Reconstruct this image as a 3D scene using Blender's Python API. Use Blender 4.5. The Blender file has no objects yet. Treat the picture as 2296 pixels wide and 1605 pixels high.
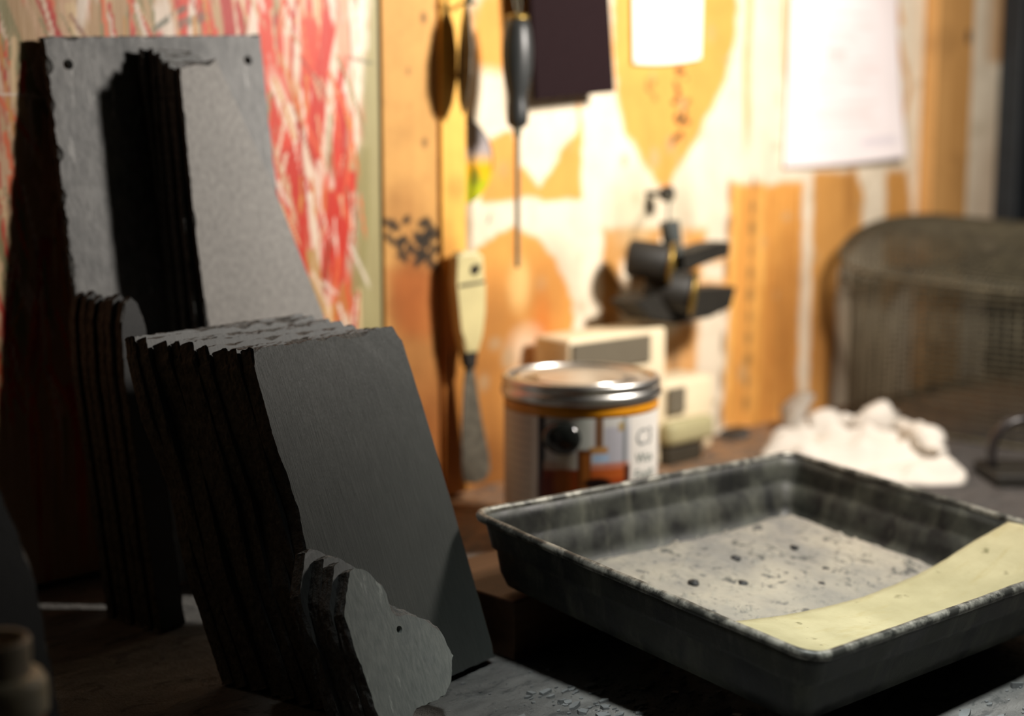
import bpy, bmesh, math, random
import numpy as np
from mathutils import Vector, Matrix, noise
C = bpy.context.scene.collection
R = math.radians
PI = math.pi

# ---------------------------------------------------------------- helpers
def lin(r, g, b):
    f = lambda c: (c/255)/12.92 if c <= 10 else (((c/255)+.055)/1.055)**2.4
    return (f(r), f(g), f(b))

def n3(x, y, z): return noise.noise(Vector((x, y, z)))

def link(name, me, mat=None, parent=None, smooth=False):
    o = bpy.data.objects.new(name, me); C.objects.link(o)
    if mat: me.materials.append(mat)
    if parent: o.parent = parent
    if smooth:
        for p in me.polygons: p.use_smooth = True
    return o

def build(name, bm, mat=None, parent=None, smooth=False):
    me = bpy.data.meshes.new(name)
    bmesh.ops.recalc_face_normals(bm, faces=bm.faces)
    bm.to_mesh(me); bm.free()
    return link(name, me, mat, parent, smooth)

def tag(o, label, cat, group=None, kind=None):
    o['label'] = label; o['category'] = cat
    if group: o['group'] = group
    if kind: o['kind'] = kind
    return o

def struct(o): o['kind'] = 'structure'; return o

def thing(name, label, cat, loc=(0, 0, 0), rot=(0, 0, 0), group=None):
    o = bpy.data.objects.new(name, None); C.objects.link(o)
    o.location = loc; o.rotation_euler = rot; o.empty_display_size = .02
    return tag(o, label, cat, group)

def box(bm, lo, hi, bev=0):
    x0, y0, z0 = lo; x1, y1, z1 = hi
    b2 = bmesh.new()
    bmesh.ops.create_cube(b2, size=1)
    for v in b2.verts:
        v.co = Vector(((x0+x1)/2+v.co.x*(x1-x0), (y0+y1)/2+v.co.y*(y1-y0), (z0+z1)/2+v.co.z*(z1-z0)))
    if bev: bmesh.ops.bevel(b2, geom=list(b2.edges), offset=bev, segments=3, affect='EDGES', profile=.5)
    me = bpy.data.meshes.new('tmp'); b2.to_mesh(me); b2.free(); bm.from_mesh(me); bpy.data.meshes.remove(me)
    return bm

def lathe(bm, prof, n=48, cap=True, sx=1, sy=1):
    rings = []
    for r, z in prof:
        rings.append([bm.verts.new((r*math.cos(2*PI*k/n)*sx, r*math.sin(2*PI*k/n)*sy, z)) for k in range(n)])
    for a, b in zip(rings, rings[1:]):
        for k in range(n): bm.faces.new((a[k], a[(k+1) % n], b[(k+1) % n], b[k]))
    if cap:
        bm.faces.new(rings[0][::-1]); bm.faces.new(rings[-1])
    return bm

def tube(bm, pts, r, n=8, closed=False, flat=(1, 1)):
    pts = [Vector(p) for p in pts]; N = len(pts); rings = []; ref = None
    for i, p in enumerate(pts):
        if closed: t = (pts[(i+1) % N]-pts[i-1]).normalized()
        else: t = (pts[min(i+1, N-1)]-pts[max(i-1, 0)]).normalized()
        if ref is None:
            ref = Vector((0, 0, 1)) if abs(t.z) < .9 else Vector((1, 0, 0))
        s = t.cross(ref).normalized(); u = s.cross(t).normalized(); ref = u
        rr = r[i] if isinstance(r, (list, tuple)) else r
        rings.append([bm.verts.new(p+s*math.cos(2*PI*k/n)*rr*flat[0]+u*math.sin(2*PI*k/n)*rr*flat[1]) for k in range(n)])
    M = N if closed else N-1
    for i in range(M):
        a, b = rings[i], rings[(i+1) % N]
        for k in range(n): bm.faces.new((a[k], a[(k+1) % n], b[(k+1) % n], b[k]))
    if not closed:
        bm.faces.new(rings[0][::-1]); bm.faces.new(rings[-1])
    return bm

def prism(bm, poly, z0, z1):
    a = [bm.verts.new((x, y, z0)) for x, y in poly]; b = [bm.verts.new((x, y, z1)) for x, y in poly]
    n = len(poly)
    for k in range(n): bm.faces.new((a[k], a[(k+1) % n], b[(k+1) % n], b[k]))
    bm.faces.new(a[::-1]); bm.faces.new(b)
    return bm

# ---------------------------------------------------------------- materials
class NT:
    def __init__(s, name):
        s.m = bpy.data.materials.new(name); s.m.use_nodes = True
        s.t = s.m.node_tree; s.n = s.t.nodes; s.p = s.n['Principled BSDF']
    def new(s, t, **k):
        x = s.n.new(t)
        for a, b in k.items(): setattr(x, a, b)
        return x
    def set(s, sock, v):
        if isinstance(v, bpy.types.NodeSocket): s.t.links.new(v, sock)
        elif v is not None:
            if sock.type == 'RGBA' and len(v) == 3: v = (*v, 1)
            sock.default_value = v
    def coord(s, scale=(1, 1, 1), rot=(0, 0, 0), out='Object'):
        c = s.new('ShaderNodeTexCoord'); m = s.new('ShaderNodeMapping')
        m.inputs['Scale'].default_value = scale; m.inputs['Rotation'].default_value = rot
        s.t.links.new(c.outputs[out], m.inputs['Vector']); return m.outputs[0]
    def noise(s, scale=10, detail=4, rough=.55, vec=None, dist=0):
        x = s.new('ShaderNodeTexNoise')
        x.inputs['Scale'].default_value = scale; x.inputs['Detail'].default_value = detail
        x.inputs['Roughness'].default_value = rough; x.inputs['Distortion'].default_value = dist
        s.t.links.new(vec if vec is not None else s.coord(), x.inputs['Vector']); return x.outputs['Fac']
    def ramp(s, fac, stops):
        x = s.new('ShaderNodeValToRGB'); e = x.color_ramp.elements
        while len(e) < len(stops): e.new(.5)
        for el, (p, c) in zip(e, stops):
            el.position = p; el.color = (*c, 1) if not isinstance(c, (int, float)) else (c, c, c, 1)
        s.t.links.new(fac, x.inputs[0]); return x.outputs[0]
    def mix(s, fac, a, b, mode='MIX'):
        x = s.new('ShaderNodeMix', data_type='RGBA', blend_type=mode)
        s.set(x.inputs[0], fac); s.set(x.inputs[6], a); s.set(x.inputs[7], b); return x.outputs[2]
    def math(s, op, a, b=0):
        x = s.new('ShaderNodeMath', operation=op); s.set(x.inputs[0], a); s.set(x.inputs[1], b); return x.outputs[0]
    def attr(s, name):
        x = s.new('ShaderNodeAttribute'); x.attribute_name = name; return x
    def bump(s, h, strength=.3, dist=.002, prev=None):
        x = s.new('ShaderNodeBump'); x.inputs['Strength'].default_value = strength; x.inputs['Distance'].default_value = dist
        s.t.links.new(h, x.inputs['Height'])
        if prev is not None: s.t.links.new(prev, x.inputs['Normal'])
        return x.outputs[0]
    def done(s, col=None, rough=.6, metal=0, nrm=None, spec=.5):
        s.set(s.p.inputs['Base Color'], col); s.set(s.p.inputs['Roughness'], rough)
        s.p.inputs['Metallic'].default_value = metal; s.p.inputs['Specular IOR Level'].default_value = spec
        if nrm is not None: s.t.links.new(nrm, s.p.inputs['Normal'])
        return s.m

def simple(name, col, rough=.5, metal=0, var=.25, scale=60, bump=.15, bd=.0006, spec=.5):
    t = NT(name); f = t.noise(scale, 5, .6)
    lo = tuple(c*(1-var) for c in col); hi = tuple(min(1, c*(1+var)) for c in col)
    return t.done(t.ramp(f, [(.3, lo), (.7, hi)]), rough, metal, t.bump(f, bump, bd) if bump else None, spec)

def slate_mat(name, a, b, streak=(90, 8, 90), grain=.25, rough=.55, blotch=None, spec=.4):
    t = NT(name)
    big = t.noise(14, 5, .6); st = t.noise(10, 6, .6, t.coord(streak, (0, 0, R(4)))); fine = t.noise(700, 3, .6)
    col = t.mix(t.ramp(big, [(.3, 0), (.72, 1)]), a, b)
    col = t.mix(.45, col, t.ramp(st, [(.3, tuple(c*.6 for c in a)), (.7, tuple(c*1.3 for c in b))]))
    if blotch:
        bl = t.noise(9, 6, .65, t.coord((1.3, 1, 1), (0, 0, .6)))
        col = t.mix(t.ramp(bl, [(.48, 0), (.62, .85)]), col, blotch)
        sc = t.noise(30, 5, .7, t.coord((6, 1, 2), (0, 0, R(35))))
        col = t.mix(t.ramp(sc, [(.6, 0), (.66, .5)]), col, tuple(min(1, c*2.2) for c in b))
    n = t.bump(st, grain, .0012); n = t.bump(fine, .18, .0004, n)
    return t.done(col, rough, 0, n, spec)

M = {}
M['slate'] = slate_mat('split slate', lin(80, 82, 82), lin(100, 101, 99), streak=(70, 8, 70), grain=.12)
M['slate_striped'] = slate_mat('sawn slate', lin(56, 59, 57), lin(72, 74, 71), streak=(150, 5, 90), grain=.5, rough=.45)
M['slate_pale'] = slate_mat('pale slate', lin(136, 133, 129), lin(158, 154, 149), streak=(30, 20, 30), grain=.06, rough=.6)
M['slate_back'] = slate_mat('weathered slate', lin(98, 99, 99), lin(136, 135, 133), streak=(20, 9, 20), grain=.45, blotch=lin(66, 68, 68))
M['slate_heart'] = slate_mat('scratched slate', lin(92, 98, 96), lin(118, 122, 117), streak=(60, 14, 60), grain=.25, blotch=lin(72, 78, 82))
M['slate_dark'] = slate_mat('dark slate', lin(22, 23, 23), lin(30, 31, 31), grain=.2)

t = NT('split slate edge'); g = t.noise(260, 5, .7); g2 = t.noise(60, 4, .6, t.coord((1, 1, 5)))
M['slate_edge'] = t.done(t.ramp(g, [(.3, lin(46, 46, 45)), (.7, lin(108, 107, 104))]), .6, 0, t.bump(g, .9, .002, t.bump(g2, .5, .002)), .3)

def wood_mat(name, a, b, dark, sc=(60, 60, 3), rough=.6):
    t = NT(name); g = t.noise(1.6, 7, .65, t.coord(sc), .6); big = t.noise(9, 4, .6); sp = t.noise(120, 2, .5)
    col = t.mix(t.ramp(g, [(.3, 0), (.7, 1)]), a, b)
    col = t.mix(t.ramp(big, [(.55, 0), (.75, .6)]), col, dark)
    col = t.mix(t.ramp(sp, [(.66, 0), (.72, .5)]), col, dark)
    return t.done(col, rough, 0, t.bump(g, .25, .001), .3)

def painted_mat(name, rough=.6, grime=.25, fibre=(40, 40, 3), bumpy=.3, spec=.3):
    """surface pattern held per vertex in the attribute 'paint', broken up by procedural grime and fibre"""
    t = NT(name); a = t.attr('paint').outputs['Color']
    g = t.noise(26, 6, .65); fb = t.noise(2.2, 6, .6, t.coord(fibre)); sp = t.noise(150, 3, .6)
    col = t.mix(t.ramp(g, [(.45, 0), (.8, grime)]), a, lin(150, 130, 100), 'MULTIPLY')
    col = t.mix(t.ramp(fb, [(.3, .16), (.7, 0)]), col, lin(170, 130, 90), 'MULTIPLY')
    col = t.mix(t.ramp(sp, [(.68, 0), (.74, grime)]), col, lin(90, 80, 66), 'MULTIPLY')
    return t.done(col, rough, 0, t.bump(fb, bumpy, .001), spec)

# ---------------------------------------------------------------- painted grids
def axis(lo, hi, step, mid=None, coarse=.05):
    if mid is None: return np.linspace(lo, hi, max(2, int(round((hi-lo)/step))+1))
    a, b = mid; out = []
    if a > lo: out.append(np.linspace(lo, a, max(2, int((a-lo)/coarse)+1))[:-1])
    out.append(np.linspace(a, b, int((b-a)/step)+1))
    if hi > b: out.append(np.linspace(b, hi, max(2, int((hi-b)/coarse)+1))[1:])
    return np.concatenate(out)

def inpoly(px, pz, poly):
    ins = np.zeros(px.shape, bool); n = len(poly); d = np.full(px.shape, 9.)
    for i in range(n):
        x0, z0 = poly[i]; x1, z1 = poly[(i+1) % n]
        c = ((z0 > pz) != (z1 > pz)) & (px < (x1-x0)*(pz-z0)/((z1-z0) or 1e-9)+x0); ins ^= c
        L = (x1-x0)**2+(z1-z0)**2+1e-12
        t = np.clip(((px-x0)*(x1-x0)+(pz-z0)*(z1-z0))/L, 0, 1)
        d = np.minimum(d, np.hypot(px-x0-t*(x1-x0), pz-z0-t*(z1-z0)))
    return np.where(ins, d, -d)

def vnoise(px, pz, s, seed=0):
    """cheap smooth value noise, 0..1"""
    rng = np.random.RandomState(seed); T = rng.rand(64, 64)
    x = px*s; z = pz*s; i = np.floor(x).astype(int); j = np.floor(z).astype(int); fx = x-i; fz = z-j
    fx = fx*fx*(3-2*fx); fz = fz*fz*(3-2*fz); g = lambda a, b: T[a % 64, b % 64]
    return (g(i, j)*(1-fx)+g(i+1, j)*fx)*(1-fz)+(g(i, j+1)*(1-fx)+g(i+1, j+1)*fx)*fz

class Canvas:
    def __init__(s, xs, zs, base):
        s.xs, s.zs = xs, zs; s.X, s.Z = np.meshgrid(xs, zs)
        s.c = np.zeros(s.X.shape+(3,)); s.c[:] = base
        s.wob = (vnoise(s.X, s.Z, 130, 5)-.5)*.0035+(vnoise(s.X, s.Z, 45, 6)-.5)*.004
    def blend(s, m, col):
        m = np.clip(m, 0, 1)[..., None]; s.c = s.c*(1-m)+np.array(col)*m
    def poly(s, pts, col, feather=.0015, a=1., wob=1.):
        d = inpoly(s.X, s.Z, pts)+s.wob*wob
        s.blend(a*np.clip(d/feather*.5+.5, 0, 1), col)
    def ell(s, cx, cz, rx, rz, col, feather=.15, a=1.):
        d = 1-np.hypot((s.X-cx)/rx, (s.Z-cz)/rz); s.blend(a*np.clip(d/feather+.5, 0, 1), col)
    def stroke(s, p, q, w, col, seed=0, dry=.5, a=1.):
        (x0, z0), (x1, z1) = p, q; L = math.hypot(x1-x0, z1-z0)+1e-9; ux, uz = (x1-x0)/L, (z1-z0)/L
        dx, dz = s.X-x0, s.Z-z0; t = dx*ux+dz*uz; n = dx*-uz+dz*ux
        n = n+.0015*np.sin(t*60+seed)
        m = np.clip((w/2-np.abs(n))/(w*.12)+.5, 0, 1)*np.clip(t/(L*.04)+.5, 0, 1)*np.clip((L-t)/(L*.25)+.3, 0, 1)
        br = vnoise(n*9, t, 38, seed)*.7+vnoise(n*22, t*.7, 30, seed+1)*.5
        s.blend(a*m*np.clip((br-dry*(.35+.65*np.clip(t/L, 0, 1)))*3.5+.5, 0, 1), col)
    def mesh(s, name, y=0, mat=None, parent=None, thick=0, bend=None):
        nx, nz = len(s.xs), len(s.zs); N = nx*nz
        Y = np.full(N, float(y)); X = s.X.ravel(); Z = s.Z.ravel()
        if bend is not None: Y = Y+bend(X, Z)
        v = np.stack([X, Y, Z], 1)
        idx = np.arange(N).reshape(nz, nx)
        f = np.stack([idx[:-1, :-1], idx[:-1, 1:], idx[1:, 1:], idx[1:, :-1]], -1).reshape(-1, 4)
        col = s.c.reshape(-1, 3); V = v; FF = [f]
        if thick:
            v2 = v.copy(); v2[:, 1] += thick; V = np.concatenate([v, v2]); col = np.concatenate([col, col])
            FF.append(f[:, ::-1]+N)
            ring = np.concatenate([idx[0, :], idx[1:, -1], idx[-1, -2::-1], idx[-2:0:-1, 0]]); nxt = np.roll(ring, -1)
            FF.append(np.stack([nxt, ring, ring+N, nxt+N], 1))
        F = np.concatenate(FF)
        me = bpy.data.meshes.new(name); me.from_pydata(V.tolist(), [], F.tolist()); me.update()
        at = me.attributes.new('paint', 'FLOAT_COLOR', 'POINT')
        at.data.foreach_set('color', np.concatenate([col, np.ones((len(col), 1))], 1).astype(np.float32).ravel())
        return link(name, me, mat, parent, bend is not None)

# ---------------------------------------------------------------- the setting
TABLE_BACK = -.002
M['wall'] = painted_mat('white paint on plywood', .75, .3)
WHITE = lin(236, 222, 198); TAN = lin(226, 160, 80); TAN2 = lin(205, 148, 78); BROWN = lin(150, 98, 45); INK = lin(38, 36, 30)
cv = Canvas(axis(-1.2, 1.6, .0022, (-.02, .86)), axis(-.86, 1.0, .0022, (-.01, .47)), WHITE)
P = cv.poly
# bare wood left where tools once masked the white paint
P(((0.2068, 0.4307), (0.2075, 0.3851), (0.2131, 0.3283), (0.2244, 0.2944), (0.2511, 0.2670), (0.2710, 0.2473), (0.2807, 0.2418), (0.2927, 0.2506), (0.3150, 0.2736), (0.3427, 0.3100), (0.3656, 0.3411), (0.3820, 0.3876), (0.3874, 0.4122), (0.3750, 0.4445)), TAN, .003)
P(((0.0578, 0.2849), (0.0856, 0.2952), (0.0934, 0.2684), (0.1172, 0.2488), (0.1452, 0.2787), (0.1629, 0.2894), (0.1684, 0.3036), (0.1686, 0.2355), (0.1248, 0.2347), (0.0934, 0.2377), (0.0502, 0.2366)), TAN, .002)
P(((0.0387, 0.3886), (0.0656, 0.4121), (0.1009, 0.4149), (0.0984, 0.3789), (0.0856, 0.3459), (0.0654, 0.3416), (0.0419, 0.3442)), TAN, .006)
P(((0.0302, 0.1874), (0.0550, 0.2044), (0.0862, 0.2134), (0.1120, 0.2056), (0.1338, 0.1855), (0.1535, 0.1571), (0.1616, 0.1353), (0.1556, 0.1097), (0.1343, 0.0901), (0.0856, 0.0896), (0.0776, -0.0888), (0.0086, -0.0739)), TAN, .002)
cv.ell(*(0.1312, 0.1625), .03, .035, BROWN, 1, .45); cv.ell(*(0.0909, 0.1463), .04, .03, BROWN, 1, .35); cv.ell(*(0.0598, 0.1226), .03, .05, BROWN, 1, .5)
cv.ell(*(0.1204, 0.1227), .012, .03, lin(200, 110, 40), 1, .6); cv.ell(*(0.0494, 0.0484), .03, .07, BROWN, 1, .6); cv.ell(*(0.0594, 0.0009), .03, .05, lin(120, 70, 28), 1, .7)
cv.ell(*(0.0935, 0.1650), .012, .02, lin(240, 200, 130), 1, .7); cv.ell(*(0.1016, 0.1072), .02, .02, WHITE, 1, .6)
P(((0.1972, 0.2091), (0.2777, 0.2060), (0.2749, 0.1863), (0.2516, 0.1545), (0.2189, 0.1526), (0.2195, 0.1167), (0.1985, 0.1186)), TAN2, .003)
P(((0.2215, 0.1788), (0.2448, 0.1796), (0.2422, 0.1551), (0.2219, 0.1565)), WHITE, .005)
P(((0.3083, 0.2036), (0.3454, 0.2021), (0.3414, 0.1765), (0.3850, 0.1743), (0.3863, 0.1389), (0.3133, 0.1440)), TAN, .005); P(((0.3396, 0.1702), (0.3745, 0.1682), (0.3716, 0.1509), (0.3367, 0.1531)), WHITE, .006)
P(((0.2770, 0.0960), (0.3108, 0.1142), (0.3345, 0.1122), (0.3328, 0.0569), (0.2752, 0.0635)), TAN, .005, .9); cv.ell(*(0.2984, 0.0789), .008, .018, BROWN, 1, .9)
P(((0.3802, 0.2471), (0.5043, 0.2442), (0.5032, 0.1096), (0.5063, -0.0146), (0.3753, 0.0034), (0.3812, 0.1193)), TAN, .003)
cv.ell(*(0.4809, 0.1253), .035, .06, BROWN, 1, .55); cv.ell(*(0.4680, 0.0659), .03, .05, BROWN, 1, .5); cv.ell(*(0.4897, 0.0258), .02, .04, BROWN, 1, .4)
for k, (p, w_, c_) in enumerate(zip(((0.3910, 0.2439), (0.4027, 0.2372), (0.4348, 0.2445), (0.4470, 0.2407), (0.4621, 0.2440), (0.4807, 0.2437), (0.4950, 0.2398), (0.4347, 0.1423), (0.4560, 0.1591)), (.006, .004, .008, .004, .006, .004, .003, .007, .005), (lin(246, 190, 100), lin(196, 130, 58), lin(240, 186, 100), lin(190, 126, 56), lin(200, 140, 66), lin(186, 118, 50), lin(176, 112, 48), lin(204, 140, 62), lin(180, 112, 48)))):
    cv.stroke(p, (p[0]-.006, p[1]-.24), w_, c_, 60+k, .35, .75)
P(((0.5198, 0.2564), (0.6004, 0.2555), (0.6198, 0.2277), (0.6155, 0.1841), (0.5739, 0.1523), (0.5717, 0.0749), (0.5670, -0.0230), (0.5261, -0.0174), (0.5245, 0.1079)), TAN2, .003)
cv.ell(*(0.5528, 0.0767), .03, .06, BROWN, 1, .75); cv.ell(*(0.5908, 0.2284), .01, .03, BROWN, 1, .5)
P(((0.6631, 0.2548), (0.7082, 0.2543), (0.7177, 0.2052), (0.7272, 0.1331), (0.6622, 0.0969), (0.6617, 0.1971)), TAN2, .004)
P(((0.5919, 0.1416), (0.6727, 0.1466), (0.7153, -0.0435), (0.5934, -0.0267)), lin(214, 190, 150), .02, .6)
P(((0.8592, 0.4842), (0.9281, 0.4899), (0.9394, 0.4270), (0.9314, 0.3945), (0.9081, 0.3801), (0.8841, 0.3976), (0.8718, 0.4335)), lin(196, 142, 76), .006)
cv.ell(*(0.9245, 0.2207), .06, .09, lin(190, 160, 130), 1, .6)
for a, b, w, s in ((*((0.4034, 0.4384), (0.4039, 0.2807)), .010, 3), (*((0.4596, 0.4428), (0.4738, 0.2897)), .007, 4), (*((0.6748, 0.3974), (0.7065, 0.3501)), .010, 5), (*((0.7046, 0.3500), (0.6866, 0.2758)), .009, 6), (*((0.6698, 0.4402), (0.6857, 0.4125)), .012, 7), (*((0.1660, 0.3225), (0.1675, 0.2806)), .006, 8)):
    cv.stroke(a, b, w, TAN, s, .25, .75)
# brush drips and grey smears in the white
rs = random.Random(4)
for k in range(90):
    x = rs.uniform(0, .86); z = rs.uniform(.02, .42); cv.ell(x, z, rs.uniform(.002, .008), rs.uniform(.003, .010), lin(176, 160, 128), 1, rs.uniform(.2, .6))
cv.ell(*(0.2378, 0.2245), .03, .035, lin(196, 182, 146), 1, .6); cv.ell(*(0.3078, 0.2224), .02, .03, lin(170, 160, 130), 1, .5); cv.ell(*(0.2248, 0.2687), .004, .006, INK, 1, .5)
cv.ell(*(0.2466, 0.0885), .06, .04, lin(200, 185, 150), 1, .4)
# pencilled and stencilled marks, too smudged to read
def marks(path, n, size, seed, col=INK, a=.75, canvas=None):
    canvas = canvas or cv; r2 = random.Random(seed); (x0, z0), (x1, z1) = path
    for k in range(n):
        f = (k+.5)/n; x = x0+(x1-x0)*f; z = z0+(z1-z0)*f
        for q in range(3):
            ax, az = x+r2.uniform(-.5, .5)*size, z+r2.uniform(-.5, .5)*size
            canvas.stroke((ax, az), (ax+r2.uniform(-.7, .7)*size, az+r2.uniform(-.7, .7)*size), size*.4, col, seed+k*3+q, .05, a)
marks(((0.3003, 0.3541), (0.3034, 0.2881)), 6, .013, 11, a=.95); marks(((0.2613, 0.3427), (0.2642, 0.3248)), 2, .011, 12, a=.5)
for k in range(11): z_ = .022*k; q = (0.4183, 0.2483); cv.ell(q[0]-.0004*k, q[1]-.004-z_, .0035+.001*(k % 3), .009, lin(112, 92, 56), .8, .75)
for k in range(7): q = (0.3796, 0.2420); cv.ell(q[0]-.0012*k, q[1]-.004-.037*k, .004, .012, lin(124, 90, 50), .8, .75)
marks(((0.0526, 0.2300), (0.0702, 0.2185)), 1, .008, 16, a=.6)
cv.ell(*(0.3836, 0.2106), .003, .003, INK, 1, .6)
wall = struct(cv.mesh('wall_back', 0, M['wall'], thick=.02))

bm = bmesh.new(); box(bm, (-1.2, -1.8, -.88), (1.6, .02, -.86)); struct(build('floor', bm, simple('concrete floor', lin(96, 92, 88), .8)))

# workbench
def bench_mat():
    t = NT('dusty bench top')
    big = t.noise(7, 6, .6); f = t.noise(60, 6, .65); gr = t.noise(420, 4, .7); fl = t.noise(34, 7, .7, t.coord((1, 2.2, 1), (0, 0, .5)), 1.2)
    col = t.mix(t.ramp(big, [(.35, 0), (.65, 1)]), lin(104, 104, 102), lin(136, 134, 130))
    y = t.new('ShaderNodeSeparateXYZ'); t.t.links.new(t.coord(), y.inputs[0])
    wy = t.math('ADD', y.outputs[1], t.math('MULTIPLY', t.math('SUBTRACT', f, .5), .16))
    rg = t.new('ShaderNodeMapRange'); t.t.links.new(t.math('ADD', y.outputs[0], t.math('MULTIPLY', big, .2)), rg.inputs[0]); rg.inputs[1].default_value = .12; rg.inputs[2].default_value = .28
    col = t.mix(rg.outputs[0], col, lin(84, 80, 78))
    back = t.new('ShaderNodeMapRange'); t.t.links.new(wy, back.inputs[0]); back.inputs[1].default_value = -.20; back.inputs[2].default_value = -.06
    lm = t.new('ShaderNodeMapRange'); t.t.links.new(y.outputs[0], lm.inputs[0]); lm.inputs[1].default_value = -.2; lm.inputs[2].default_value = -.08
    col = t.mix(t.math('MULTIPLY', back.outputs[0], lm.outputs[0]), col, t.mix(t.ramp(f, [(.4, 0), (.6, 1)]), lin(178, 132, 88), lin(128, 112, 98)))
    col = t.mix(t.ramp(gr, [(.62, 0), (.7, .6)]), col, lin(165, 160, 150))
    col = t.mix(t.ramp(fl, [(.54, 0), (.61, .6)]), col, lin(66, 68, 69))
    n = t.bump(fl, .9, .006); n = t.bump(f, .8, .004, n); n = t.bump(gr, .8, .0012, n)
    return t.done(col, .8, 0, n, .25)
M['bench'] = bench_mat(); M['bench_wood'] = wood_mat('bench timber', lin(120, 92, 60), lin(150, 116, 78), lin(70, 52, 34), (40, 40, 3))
wb = thing('workbench', 'dark dust-covered workbench that everything stands on, against the painted wall', 'workbench', (0, 0, 0))
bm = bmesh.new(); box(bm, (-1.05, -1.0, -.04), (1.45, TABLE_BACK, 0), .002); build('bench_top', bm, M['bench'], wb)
bm = bmesh.new(); box(bm, (-1.0, -.97, -.13), (1.4, -.94, -.0405)); build('apron', bm, M['bench_wood'], wb)
for x in (-.98, 1.31):
    for y in (-.93, -.1):
        bm = bmesh.new(); box(bm, (x, y, -.86), (x+.07, y+.07, -.0405), .003); build('leg', bm, M['bench_wood'], wb)

# ---------------------------------------------------------------- red painted board and timber boards on the wall
bx1 = -0.0634
cb = Canvas(axis(-1.1, bx1, .0014, (-.45, bx1)), axis(.004, .62, .0014, (.10, .44), .04), lin(196, 160, 118))
rs = random.Random(21)
PAL = [lin(206, 52, 34), lin(226, 70, 44), lin(188, 40, 30), lin(232, 112, 66), lin(236, 206, 180), lin(240, 222, 204), lin(214, 150, 74), lin(150, 140, 96), lin(216, 176, 140), lin(228, 196, 150)]
def strokes(n, x0, x1, z0, z1, wts, ang, Lr, wr, dry, seed):
    r = random.Random(seed)
    for k in range(n):
        x = r.uniform(x0, x1); z = r.uniform(z0, z1); L = r.uniform(*Lr); a = r.gauss(*ang)
        c = r.choices(PAL, wts)[0]
        cb.stroke((x, z), (x+L*math.sin(a), z-L*math.cos(a)), r.uniform(*wr), c, seed*1000+k, r.uniform(*dry))
strokes(110, -.48, -.1, .2, .5, (2, 3, 1, 5, 5, 4, 3, 1, 5, 4), (.25, .22), (.03, .10), (.004, .014), (.25, .6), 31)
strokes(150, -.26, -.085, .16, .48, (6, 7, 5, 3, 3, 3, 1, 1, 2, 1), (.08, .14), (.05, .16), (.004, .012), (.3, .6), 32)
strokes(90, -.48, -.28, .08, .46, (6, 5, 5, 4, 3, 2, 2, 3, 4, 2), (.15, .22), (.03, .10), (.003, .009), (.3, .65), 33)
# wide right-hand streaks
S = cb.stroke
RED = PAL[0]; RED2 = PAL[1]; CRM = lin(238, 214, 192); GRN = lin(168, 158, 112)
def st(pts, w, col, seed, dry=.35, a=1.):
    S(pts[0], pts[1], w, col, seed, dry, a)
st(((-0.1606, 0.3632), (-0.1534, 0.2208)), .020, RED2, 1); st(((-0.1479, 0.2805), (-0.1312, 0.1745)), .030, RED, 2, .25); st(((-0.1301, 0.3712), (-0.1213, 0.2517)), .016, RED2, 3)
st(((-0.1124, 0.3785), (-0.1294, 0.2455)), .013, RED, 4); st(((-0.1509, 0.3085), (-0.1233, 0.2518)), .010, CRM, 5, .2); st(((-0.1007, 0.3667), (-0.1234, 0.2485)), .008, CRM, 6, .2); st(((-0.1649, 0.3448), (-0.1457, 0.2899)), .010, CRM, 7, .3)
st(((-0.1293, 0.2487), (-0.1267, 0.1611)), .008, CRM, 8, .35); st(((-0.1053, 0.2482), (-0.1154, 0.1602)), .022, RED, 9, .3); st(((-0.0986, 0.1788), (-0.1179, 0.1405)), .014, lin(200, 120, 60), 10)
st(((-0.1671, 0.3929), (-0.1617, 0.3267)), .012, RED2, 12); st(((-0.1408, 0.4010), (-0.1468, 0.3210)), .014, CRM, 13); st(((-0.1304, 0.2069), (-0.1240, 0.1410)), .010, lin(190, 150, 90), 15)
st(((-0.2275, 0.3709), (-0.2579, 0.3534)), .004, lin(92, 100, 84), 14, .2, .8); st(((-0.2347, 0.3590), (-0.2105, 0.3691)), .006, lin(110, 116, 98), 18, .3, .7)
cb.poly(((-0.0765, 0.4126), (-0.0564, 0.4143), (-0.0635, -0.0192), (-0.1110, -0.0100), (-0.0927, 0.1583), (-0.0888, 0.2511)), GRN, .006); cb.poly(((-0.0855, 0.4118), (-0.0724, 0.4130), (-0.0824, 0.3228), (-0.0883, 0.2756), (-0.0923, 0.2805), (-0.0897, 0.3482)), lin(250, 236, 214), .004)
st(((-0.0988, 0.2643), (-0.1128, 0.1864)), .020, RED, 16, .35); st(((-0.0888, 0.2478), (-0.0943, 0.1852)), .010, lin(188, 172, 148), 17, .3); st(((-0.0980, 0.3983), (-0.0985, 0.3383)), .012, lin(240, 170, 140), 19, .2)
st(((-0.0798, 0.2805), (-0.0906, 0.1582)), .012, lin(150, 140, 90), 20, .3, .8)
strokes(620, -.48, -.085, .12, .48, (4, 4, 3, 5, 4, 4, 4, 3, 5, 4), (.12, .2), (.015, .07), (.001, .0035), (.25, .6), 34)
for q in range(60):
    r = random.Random(900+q); x = r.uniform(-.48, -.09); z = r.uniform(.14, .46); L = r.uniform(.01, .05); g = r.gauss(.3, .5)
    cb.stroke((x, z), (x+L*math.sin(g), z-L*math.cos(g)), r.uniform(.0012, .003), r.choice([lin(96, 74, 48), lin(88, 96, 76), lin(246, 232, 216), lin(128, 52, 36)]), q, .3, .7)
M['red_board'] = painted_mat('smeared paint', .5, .12, (90, 90, 8), .6, .4)
rb = tag(cb.mesh('painted_board', -.014, M['red_board'], thick=.012), 'board smeared with red, orange and white paint, behind the standing slates', 'board')

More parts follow.
